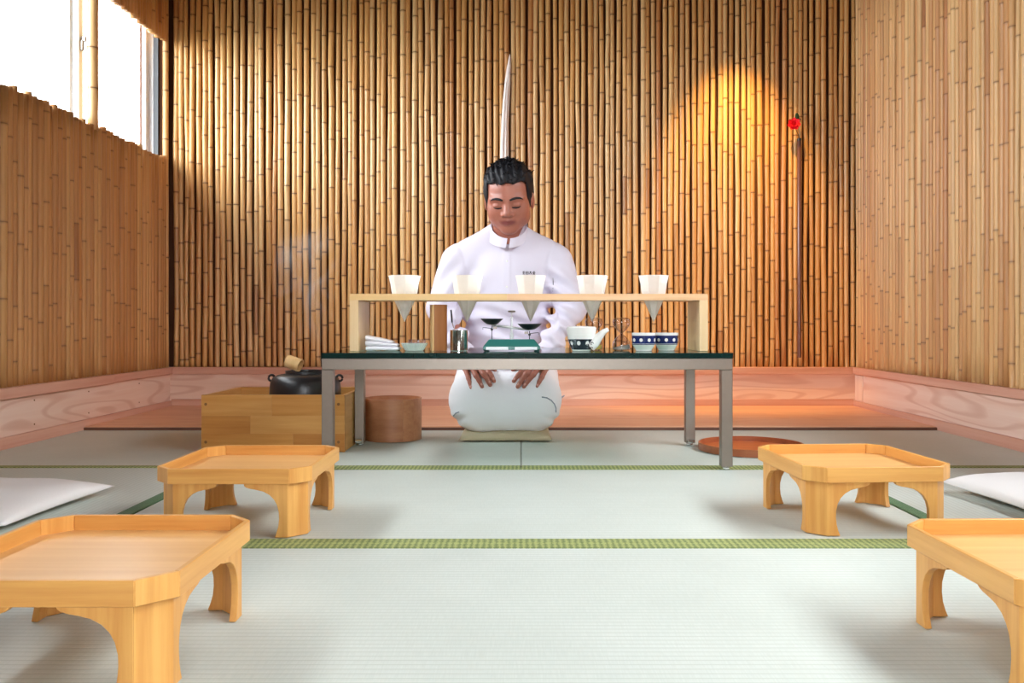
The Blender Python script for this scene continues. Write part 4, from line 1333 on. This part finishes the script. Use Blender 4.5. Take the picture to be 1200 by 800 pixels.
def head_sdf(P):
    q = to_head(P)
    m = q.copy(); m[:, 0] = np.abs(m[:, 0])
    d = ellip(q, (0, -0.012, 0.028), (0.0775, 0.098, 0.094))
    d = smin(d, ellip(q, (0, 0.026, -0.040), (0.0645, 0.066, 0.084)), 0.03)
    d = smin(d, ellip(m, (0.041, 0.046, -0.040), (0.027, 0.032, 0.038)), 0.025)      # full cheeks
    d = smin(d, ellip(m, (0.046, 0.004, -0.070), (0.020, 0.032, 0.028)), 0.03)       # jaw corners
    d = smin(d, ellip(q, (0, 0.066, -0.103), (0.026, 0.022, 0.020)), 0.025)          # chin
    d = smin(d, rcone(m, (0.012, 0.081, 0.016), (0.050, 0.066, 0.013), 0.011, 0.010), 0.015)   # brow ridge
    d = smax(d, -ellip(m, (0.031, 0.100, -0.006), (0.019, 0.016, 0.012)), 0.012)     # eye sockets
    d = smin(d, ellip(m, (0.0315, 0.0755, -0.009), (0.017, 0.0125, 0.0105)), 0.004)  # lowered lids
    d = smin(d, rcone(q, (0, 0.083, 0.004), (0, 0.102, -0.036), 0.0085, 0.0120), 0.010)   # nose
    d = smin(d, ellip(m, (0.0135, 0.092, -0.041), (0.0085, 0.011, 0.0075)), 0.006)
    d = smin(d, ellip(q, (0, 0.080, -0.066), (0.030, 0.014, 0.018)), 0.012)
    d = smin(d, rcone(m, (0, 0.0925, -0.0655), (0.022, 0.0845, -0.0685), 0.0052, 0.0030), 0.005)   # lips
    d = smin(d, rcone(m, (0, 0.0915, -0.0765), (0.018, 0.0850, -0.0745), 0.0062, 0.0034), 0.005)
    d = smax(d, -rcone(m, (0, 0.0985, -0.0708), (0.023, 0.0900, -0.0720), 0.0022, 0.0015), 0.003)
    e = ellip(m, (0.0790, -0.010, -0.014), (0.0095, 0.020, 0.032))                   # ears
    e = smax(e, -ellip(m, (0.0900, -0.004, -0.012), (0.008, 0.011, 0.020)), 0.004)
    d = smin(d, e, 0.006)
    return d * HS

# joints
SH = {s: (MX + s * 0.195, 3.435, 0.672) for s in (-1, 1)}
EL = {s: (MX + s * 0.262, 3.400, 0.485) for s in (-1, 1)}
WR = {-1: at(548, 422, 3.170), 1: at(634, 421, 3.170)}
HIP = {s: (MX + s * 0.095, 3.500, 0.200) for s in (-1, 1)}
KN = {s: (MX + s * 0.105, 3.118, 0.143) for s in (-1, 1)}
AN = {s: (MX + s * 0.060, 3.540, 0.075) for s in (-1, 1)}
TOE = {s: (MX + s * 0.030, 3.660, 0.040) for s in (-1, 1)}
FING = {-1: [((545, 431, 3.085), (549, 443, 3.048), (552, 455.5, 3.026)),
             ((551.5, 428, 3.080), (558, 440, 3.040), (565, 453, 3.022)),
             ((558.5, 426, 3.080), (567, 438.5, 3.038), (574.5, 451, 3.024)),
             ((565, 425.5, 3.085), (573, 436, 3.048), (579, 446.5, 3.030))],
        1: [((641, 430, 3.085), (635, 442, 3.048), (629, 453.5, 3.026)),
            ((634, 427, 3.080), (625, 439, 3.042), (614, 453, 3.022)),
            ((626.5, 425, 3.080), (617, 438, 3.040), (606.5, 453, 3.024)),
            ((619.5, 424, 3.085), (611.5, 435, 3.048), (602, 446.5, 3.030))]}
THUMB = {-1: ((556, 423, 3.150), (570, 428, 3.125), (580, 434, 3.100)), 1: ((626, 422, 3.150), (611, 427, 3.125), (601, 433, 3.100))}

def hand_sdf(P, s):
    w = WR[s]
    d = None
    for j, fg in enumerate(FING[s]):
        a, b, c = (at(*p) for p in fg)
        r = (0.0087, 0.0096, 0.0100, 0.0098)[j]
        mid = tuple((p + q) / 2 + o for p, q, o in zip(b, c, (0, 0, 0.0025)))
        fd = smin(rcone(P, a, b, r * 1.10, r * 1.02), rcone(P, b, mid, r * 1.02, r * 0.92), 0.004)
        fd = smin(fd, rcone(P, mid, c, r * 0.92, r * 0.78), 0.003)
        pd = rcone(P, w, a, 0.021, 0.0125)
        d = (fd, pd) if d is None else (np.minimum(d[0], fd), smin(d[1], pd, 0.016))
    d = smin(d[0], d[1], 0.007)
    a, b, c = (at(*p) for p in THUMB[s])
    d = smin(d, smin(rcone(P, a, b, 0.0135, 0.0108), rcone(P, b, c, 0.0106, 0.0080), 0.004), 0.010)
    return d

def body_sdf(P):
    d = head_sdf(P)
    d = smin(d, rcone(P, (-0.050, 3.372, 0.860), (MX, 3.425, 0.735), 0.056, 0.064), 0.018)      # neck
    t = ellip(P, (MX, 3.445, 0.585), (0.165, 0.100, 0.165))
    t = smin(t, ellip(P, (MX, 3.465, 0.38), (0.145, 0.105, 0.20)), 0.06)
    t = smin(t, ellip(P, (MX, 3.51, 0.215), (0.155, 0.105, 0.10)), 0.06)
    t = smin(t, rcone(P, SH[-1], SH[1], 0.052, 0.052), 0.05)
    d = smin(d, t, 0.03)
    for s in (-1, 1):
        d = smin(d, smin(rcone(P, SH[s], EL[s], 0.052, 0.040), rcone(P, EL[s], WR[s], 0.039, 0.0255), 0.015), 0.015)
        d = smin(d, hand_sdf(P, s), 0.010)
        d = smin(d, smin(rcone(P, HIP[s], KN[s], 0.080, 0.062), rcone(P, (KN[s][0], KN[s][1] + 0.01, 0.088), AN[s], 0.050, 0.036), 0.02), 0.02)
        d = smin(d, rcone(P, AN[s], TOE[s], 0.034, 0.020), 0.02)
    return d

person, PV, PF = net_object('person', body_sdf, (-0.40, 2.97, 0.012), (0.29, 3.72, 1.06), 0.0031, M['skin'], None, 2)
tag(person, 'man in white jacket and apron kneeling behind the glass table, looking down', 'person')
hq = to_head(PV.astype(np.float32))
lipm = np.clip(1.4 - np.abs(hq[:, 0]) / 0.024, 0, 1) * np.clip(1.25 - np.abs(hq[:, 2] + 0.0712) / 0.0105, 0, 1) * (hq[:, 1] > 0.07)
at_ = person.data.attributes.new('lip', 'FLOAT', 'POINT')
at_.data.foreach_set('value', np.clip(lipm * 1.6, 0, 1).astype(np.float32))
bvh = BVHTree.FromPolygons(PV.tolist(), PF.tolist())

def on_face(u, w, lift=0.0):
    """the point of the face in front of (u, w)"""
    o = Vector(from_head(u, 0.25, w))
    dirn = Vector(from_head(u, 0.0, w)) - o
    hit = bvh.ray_cast(o, dirn.normalized())
    return hit[0] - dirn.normalized() * lift
for s in (-1, 1):                                            # brows and the dark line of the lowered lashes
    pts = [on_face(s * u, w, 0.0005) for u, w in ((0.012, 0.0125), (0.022, 0.0165), (0.034, 0.0185), (0.046, 0.0165), (0.055, 0.0105))]
    MB().tube(pts, [0.0034, 0.0048, 0.0048, 0.0036, 0.0014], 8).build('eyebrow', M['hair'], person, smooth=True)
    pts = [on_face(s * u, w, 0.0002) for u, w in ((0.0165, -0.0150), (0.023, -0.0172), (0.031, -0.0182), (0.039, -0.0172), (0.046, -0.0140))]
    MB().tube(pts, [0.0014, 0.0027, 0.0030, 0.0027, 0.0014], 8).build('eyelashes', M['hair'], person, smooth=True)
for s in (-1, 1):                                            # finger nails
    for j, fg in enumerate(FING[s]):
        b, c = Vector(at(*fg[1])), Vector(at(*fg[2]))
        dr = (c - b).normalized()
        hit = bvh.ray_cast(c - dr * 0.004 + Vector((0, -0.03, 0.035)), Vector((0, 0.03, -0.035)).normalized())
        if hit[0] is None: continue
        n_ = hit[1].normalized()
        sd = dr.cross(n_).normalized()
        fw = n_.cross(sd)
        Mx = Matrix.Translation(hit[0] + n_ * 0.0002) @ Matrix((sd, fw, n_)).transposed().to_4x4()
        MB().lathe([(0.0048, -0.002), (0.0048, 0.0), (0.0035, 0.0008), (0.0005, 0.0011)], 12, M=Mx @ Matrix.Diagonal((0.85, 1.1, 1, 1))).build('fingernail', M['nail'], person, smooth=True)

# hair: a cap cut along the hairline, with short tufts
def hair_sdf(P):
    q = to_head(P)
    m = q.copy(); m[:, 0] = np.abs(m[:, 0])
    d = ellip(q, (0, -0.017, 0.030), (0.0880, 0.106, 0.1075))
    wob = 0.0022 * np.sin(160 * q[:, 0] + 40 * q[:, 1]) * np.sin(70 * q[:, 1] + 30 * q[:, 2]) + 0.0016 * np.sin(310 * q[:, 0] + 90 * q[:, 2])
    top = np.clip((q[:, 2] - 0.05) / 0.05, 0, 1)
    d = d - wob * (0.5 + 1.3 * top) - 0.006 * top
    hl = 0.069 + 0.003 * np.sin(150 * q[:, 0] + 1) * (np.abs(q[:, 0]) < 0.07)
    face = np.maximum(np.maximum(m[:, 0] - 0.0655 - 0.06 * np.clip(q[:, 2] - 0.02, -0.02, 0.05) * -0.3, q[:, 2] - hl), 0.012 - q[:, 1])
    d = smax(d, -face, 0.010)
    side = np.where(q[:, 1] > 0.018, -0.022 - q[:, 2] + 0.4 * (q[:, 1] - 0.018), np.where(q[:, 1] > -0.035, 0.020 - q[:, 2], -0.085 - q[:, 2]))
    d = smax(d, side, 0.006)
    side2 = np.maximum(np.maximum(0.070 - m[:, 0], np.abs(q[:, 1] - 0.024) - 0.010), np.maximum(-0.030 - q[:, 2], q[:, 2] - 0.06))   # sideburns
    burn = smax(ellip(q, (0, -0.012, 0.0), (0.0815, 0.101, 0.12)), np.maximum(np.abs(q[:, 1] - 0.026) - 0.011, np.maximum(-0.034 - q[:, 2], q[:, 2] - 0.05)), 0.004)
    burn = np.maximum(burn, 0.064 - m[:, 0])
    d = np.minimum(d, burn)
    d = smax(d, -(head_sdf(P) / HS + 0.004), 0.002)
    return d * HS * 0.8
hair, HV, HF = net_object('hair', hair_sdf, (-0.19, 3.15, 0.74), (0.10, 3.50, 1.10), 0.0027, M['hair'], person, 1)
hb = MB()
hr = random.Random(4)
hbv = BVHTree.FromPolygons(HV.tolist(), HF.tolist())
for k in range(420):                                         # tufts lying forward and to the sides
    th, phi = hr.uniform(0, 2 * PI), hr.uniform(0, 1.15)
    dirn = Vector(from_head(math.sin(phi) * math.sin(th), math.sin(phi) * math.cos(th), math.cos(phi))) - Vector(HC)
    o = Vector(from_head(0, -0.017, 0.03)) + dirn.normalized() * 0.25
    hit = hbv.ray_cast(o, -dirn.normalized())
    if hit[0] is None: continue
    n_ = hit[1].normalized()
    if n_.dot(dirn) < 0: n_ = -n_
    flow = Vector(Rl[1]) * 0.7 + Vector(Rl[0]) * (hr.uniform(-0.6, 0.6)) + Vector(Rl[2]) * 0.15
    flow = (flow - n_ * flow.dot(n_)).normalized()
    L_ = hr.uniform(0.014, 0.026)
    up = hr.uniform(0.04, 0.30) + (0.25 if phi < 0.5 else 0)
    p0 = hit[0] - n_ * 0.003
    hb.tube([p0, p0 + (flow + n_ * up) * L_ * 0.55, p0 + (flow + n_ * up * 0.8) * L_], [0.0028, 0.0020, 0.0004], 5)
tf = hb.build('hair_tufts', M['hair'], hair, smooth=True)
tf['kind'] = 'stuff'

# jacket
def folds(P, amp):
    x, y, z = P[:, 0] - MX, P[:, 1] - 3.4, P[:, 2]
    s = np.sign(x)
    f = np.sin(70 * z + 55 * np.abs(x) + 3 * np.sin(9 * z + 2 * s)) * np.exp(-((np.abs(x) - 0.20) / 0.07) ** 2) * np.clip((0.70 - z) / 0.1, 0.15, 1)
    f += 0.8 * np.sin(95 * z + 12 * x + 2.0 * np.sin(16 * x)) * np.exp(-((z - 0.42) / 0.08) ** 2) * (np.abs(x) < 0.2)
    f += 0.55 * np.sin(44 * x + 40 * s * z + 1.5 * s) * np.exp(-((z - 0.58) / 0.12) ** 2) * np.exp(-((np.abs(x) - 0.13) / 0.06) ** 2)
    return amp * f * 2.0
CUFF = {s: tuple(e + (w - e) * 0.86 for e, w in zip(EL[s], WR[s])) for s in (-1, 1)}
def jacket_sdf(P):
    t = ellip(P, (MX, 3.440, 0.570), (0.190, 0.128, 0.205))
    t = smin(t, ellip(P, (MX, 3.450, 0.390), (0.176, 0.142, 0.20)), 0.07)
    t = smin(t, ellip(P, (MX, 3.490, 0.270), (0.182, 0.150, 0.085)), 0.05)
    t = smin(t, rcone(P, (MX - 0.150, 3.435, 0.690), (MX + 0.150, 3.435, 0.690), 0.066, 0.066), 0.06)
    for s in (-1, 1):
        t = smin(t, rcone(P, (MX + s * 0.165, 3.430, 0.700), (MX + s * 0.045, 3.415, 0.783), 0.048, 0.046), 0.045)   # slope to the neck
    d = t
    seam = 0
    for s in (-1, 1):
        a = rcone(P, SH[s], EL[s], 0.074, 0.060)
        seam = seam + 0.0028 * np.exp(-((a - t - 0.004) / 0.0045) ** 2) * (P[:, 2] > 0.5)
        a = smin(a, rcone(P, EL[s], CUFF[s], 0.058, 0.040), 0.020)
        d = smin(d, a, 0.022)
    d = d - folds(P, 0.0060) + seam
    # placket: a thin raised band down the front
    x = np.abs(P[:, 0] - MX - 0.001)
    d = d - 0.0016 * np.clip((0.017 - x) / 0.002, 0, 1) * (P[:, 1] < 3.42)
    # room for the neck
    d = smax(d, -rcone(P, (-0.050, 3.375, 0.90), (MX, 3.415, 0.765), 0.066, 0.060), 0.010)
    # open cuffs
    for s in (-1, 1):
        e, w = np.array(CUFF[s]), np.array(WR[s])
        dirn = (w - e) / np.linalg.norm(w - e)
        d = smax(d, -rcone(P, e + dirn * 0.030, w + dirn * 0.05, 0.036, 0.04), 0.004)
    return d * 0.9
jacket, JV, JF = net_object('jacket', jacket_sdf, (-0.42, 3.10, 0.17), (0.32, 3.66, 0.88), 0.0042, M['jacket'], person, 2)
jbv = BVHTree.FromPolygons(JV.tolist(), JF.tolist())

# standing collar, open in a small V at the throat
def collar():
    n = 40
    vs, fs = [], []
    for s in (0, 1):
        for j, t in enumerate((0.0, 0.5, 1.0)):
            for i in range(n + 1):
                g = -PI / 2 + 0.075 + (2 * PI - 0.15) * i / n            # starts and ends at the throat
                fr = 0.5 - 0.5 * math.sin(g)                             # 1 at the throat, 0 at the nape
                low = 0.790 - 0.072 * fr ** 1.6
                high = 0.862 - 0.106 * fr ** 1.25
                z = low + (high - low) * t
                rr = (0.081 - 0.007 * t) - (0.0028 if s else 0)
                cx = MX + 0.004 + 0.006 * t
                cy = 3.412 - 0.020 * t - 0.016 * fr * (1 - t)
                vs.append((cx + rr * 1.0 * math.cos(g), cy + rr * 1.06 * math.sin(g), z))
    m = n + 1
    for j in range(2):
        for i in range(n):
            a = j * m + i
            fs += [(a, a + 1, a + m + 1, a + m), (3 * m + a, 3 * m + a + m, 3 * m + a + m + 1, 3 * m + a + 1)]
        for i in (0, n):
            a = j * m + i
            fs.append((a, a + m, 3 * m + a + m, 3 * m + a))
    for i in range(n):
        fs += [(i, 3 * m + i, 3 * m + i + 1, i + 1), (2 * m + i, 2 * m + i + 1, 5 * m + i + 1, 5 * m + i)]
    return MB().add(vs, fs)
collar().build('collar', M['jacket'], jacket, smooth=True, angle=0.8)

def on_jacket(px, py, lift=0.0006):
    o = Vector(cam.location)
    dirn = Vector(((px - 610.0) / 989.0, 1.0, -(py - 378.0) / 989.0)).normalized()
    hit = jbv.ray_cast(o, dirn)
    return (hit[0] - dirn * lift) if hit[0] else None
# four small embroidered characters on the chest
EMB = [[((0, 0), (3, 0)), ((0, 1.6), (3, 1.6)), ((1.5, -0.6), (1.5, 3.2)), ((0, 3.2), (3, 3.2))],
       [((0, 0), (0, 3.2)), ((0, 0), (3, 0)), ((3, 0), (3, 3.2)), ((0, 1.6), (3, 1.6)), ((0, 3.2), (3, 3.2))],
       [((0.4, 0.4), (2.6, 0.4)), ((1.5, -0.4), (0.2, 3.2)), ((1.5, 1.0), (2.9, 3.2))],
       [((1.5, -0.5), (0, 1.4)), ((1.5, -0.5), (3, 1.4)), ((0.2, 2.0), (2.8, 2.0)), ((1.5, 1.0), (1.5, 3.3)), ((0.2, 3.3), (2.8, 3.3))]]
for k, strokes in enumerate(EMB):
    mb = MB()
    for (xa, ya), (xb, yb) in strokes:
        pts = [on_jacket(612.3 + k * 4.0 + (xa + (xb - xa) * q / 2) * 0.95, 318.2 + (ya + (yb - ya) * q / 2) * 0.9) for q in range(3)]
        if all(p is not None for p in pts): mb.tube(pts, 0.0011, 5)
    if mb.v: mb.build('embroidered_character', M['thread'], jacket)
pts = [on_jacket(648.0 + 0.25 * math.sin(q), 325.5 + q * 4.0, 0.0004) for q in range(5)]
if all(p is not None for p in pts):
    MB().tube(pts, [0.0006, 0.0012, 0.0013, 0.0012, 0.0006], 6).build('pocket_slit', M['thread'], jacket)
for q in (352, 336, 306):                                     # small buttons on the placket
    p = on_jacket(594.0, q, 0.0)
    if p: MB().lathe([(0.0005, 0.0012), (0.004, 0.001), (0.0045, 0.0), (0.0045, -0.002)], 12, M=Matrix.Translation(p) @ Matrix.Rotation(PI / 2, 4, 'X')).build('button', M['porcelain'], jacket, smooth=True)

# trousers and the apron stretched over both knees
def trousers_sdf(P):
    d = None
    for s in (-1, 1):
        a = rcone(P, HIP[s], KN[s], 0.112, 0.090)
        k0 = (KN[s][0], KN[s][1] + 0.012, 0.094)
        a = smin(a, rcone(P, k0, AN[s], 0.068, 0.050), 0.03)
        d = a if d is None else smin(d, a, 0.02)
    d = smin(d, ellip(P, (MX, 3.50, 0.19), (0.19, 0.15, 0.13)), 0.05)
    x, z = np.abs(P[:, 0] - MX), P[:, 2]
    d = d - 0.0045 * np.sin(150 * z + 60 * x - 40 * P[:, 1]) * np.exp(-((z - 0.075) / 0.045) ** 2) * np.clip((x - 0.11) / 0.05, 0, 1)
    return smax(d, 0.0205 - P[:, 2], 0.006) * 0.9
trousers, _, _ = net_object('trousers', trousers_sdf, (-0.30, 2.98, 0.0), (0.19, 3.70, 0.37), 0.0042, M['cotton'], person, 2)
def apron_sdf(P):
    d = rcone(P, (MX - 0.090, 3.120, 0.148), (MX + 0.090, 3.120, 0.148), 0.098, 0.098)
    d = smin(d, rcone(P, (MX - 0.080, 3.120, 0.090), (MX + 0.085, 3.120, 0.090), 0.074, 0.074), 0.05)
    for s in (-1, 1):
        d = smin(d, rcone(P, KN[s], HIP[s], 0.098, 0.118), 0.05)
    x, y, z = P[:, 0] - MX, P[:, 1], P[:, 2]
    wave = 0.0022 * np.sin(34 * x + 18 * z + 1.0) * np.exp(-((z - 0.10) / 0.05) ** 2)
    wave = wave + 0.0040 * np.sin(120 * z + 50 * np.abs(x)) * np.exp(-((z - 0.07) / 0.035) ** 2) * np.clip((np.abs(x) - 0.115) / 0.04, 0, 1)
    d = d - wave
    hem = 0.0185 + 0.011 * np.exp(-((x - 0.045) / 0.035) ** 2) + 0.004 * np.sin(26 * x + 0.5) + 0.9 * np.clip(np.abs(x) - 0.145, 0, 1)
    d = smax(d, hem - z, 0.005)
    d = smax(d, y - 3.36, 0.01)
    return d * 0.9
apron, AV, AF = net_object('apron', apron_sdf, (-0.30, 2.98, 0.0), (0.19, 3.40, 0.36), 0.0042, M['apron'], person, 2)
abv = BVHTree.FromPolygons(AV.tolist(), AF.tolist())
def on_apron(px, py):
    o = Vector(cam.location)
    dirn = Vector(((px - 610.0) / 989.0, 1.0, -(py - 378.0) / 989.0)).normalized()
    hit = abv.ray_cast(o, dirn)
    return hit[0] - dirn * 0.001 if hit[0] else None
pts = [p for p in (on_apron(*q) for q in ((635, 465), (641, 466), (646, 469), (649.5, 473), (651.5, 478), (651.5, 483))) if p]
if len(pts) > 2: MB().tube(pts, 0.0022, 8).build('apron_string', M['cord'], apron, smooth=True)
pts = [p for p in (on_apron(*q) for q in ((531.5, 487), (534, 484), (538, 482.5))) if p]
if len(pts) > 2: MB().tube(pts, 0.0022, 8).build('apron_string', M['cord'], apron, smooth=True)
base = Vector(at(654, 465, 3.24))
MB().tube([base, base + Vector((0.012, 0, -0.003)), base + Vector((0.024, -0.004, 0.006))], [0.004, 0.0045, 0.002], 8).build('apron_bow', M['cord'], apron, smooth=True)

# ------------------------------------------------------------------ faint steam over the pot
def steam_mat():
    m = bpy.data.materials.new('steam')
    m.use_nodes = True
    nt = m.node_tree
    N, L = nt.nodes, nt.links
    N.remove(N['Principled BSDF'])
    vol = N.new('ShaderNodeVolumePrincipled')
    vol.inputs['Color'].default_value = (0.95, 0.95, 0.98, 1)
    vol.inputs['Anisotropy'].default_value = 0.2
    tc = N.new('ShaderNodeTexCoord')
    mp = N.new('ShaderNodeMapping'); mp.inputs['Scale'].default_value = (9, 9, 5.5)
    L.new(tc.outputs['Object'], mp.inputs['Vector'])
    nz = N.new('ShaderNodeTexNoise'); nz.inputs['Scale'].default_value = 1.0; nz.inputs['Detail'].default_value = 2; nz.inputs['Distortion'].default_value = 1.2
    L.new(mp.outputs['Vector'], nz.inputs['Vector'])
    mr = N.new('ShaderNodeMapRange'); mr.inputs['From Min'].default_value = 0.47; mr.inputs['From Max'].default_value = 0.66
    L.new(nz.outputs['Fac'], mr.inputs['Value'])
    ln = N.new('ShaderNodeVectorMath'); ln.operation = 'LENGTH'
    m3 = N.new('ShaderNodeMapping'); m3.inputs['Scale'].default_value = (1 / 0.13, 1 / 0.10, 1 / 0.26); m3.inputs['Location'].default_value = (0, 0, -1.0)
    L.new(tc.outputs['Object'], m3.inputs['Vector']); L.new(m3.outputs['Vector'], ln.inputs[0])
    fo = N.new('ShaderNodeMapRange'); fo.inputs['From Min'].default_value = 1.0; fo.inputs['From Max'].default_value = 0.3
    L.new(ln.outputs['Value'], fo.inputs['Value'])
    mu = N.new('ShaderNodeMath'); mu.operation = 'MULTIPLY'
    L.new(mr.outputs[0], mu.inputs[0]); L.new(fo.outputs[0], mu.inputs[1])
    m4 = N.new('ShaderNodeMath'); m4.operation = 'MULTIPLY'; m4.inputs[1].default_value = 9.0
    L.new(mu.outputs[0], m4.inputs[0])
    L.new(m4.outputs[0], vol.inputs['Density'])
    L.new(vol.outputs[0], N['Material Output'].inputs['Volume'])
    return m
stm = MB().lathe([(0.05, 0.0), (0.10, 0.12), (0.125, 0.26), (0.10, 0.42), (0.04, 0.52)], 24).build('steam', steam_mat(), smooth=True)
stm.location = (-0.752, 2.975, 0.314)
tag(stm, 'faint wisps of steam rising from the black pot', 'steam', kind='stuff')
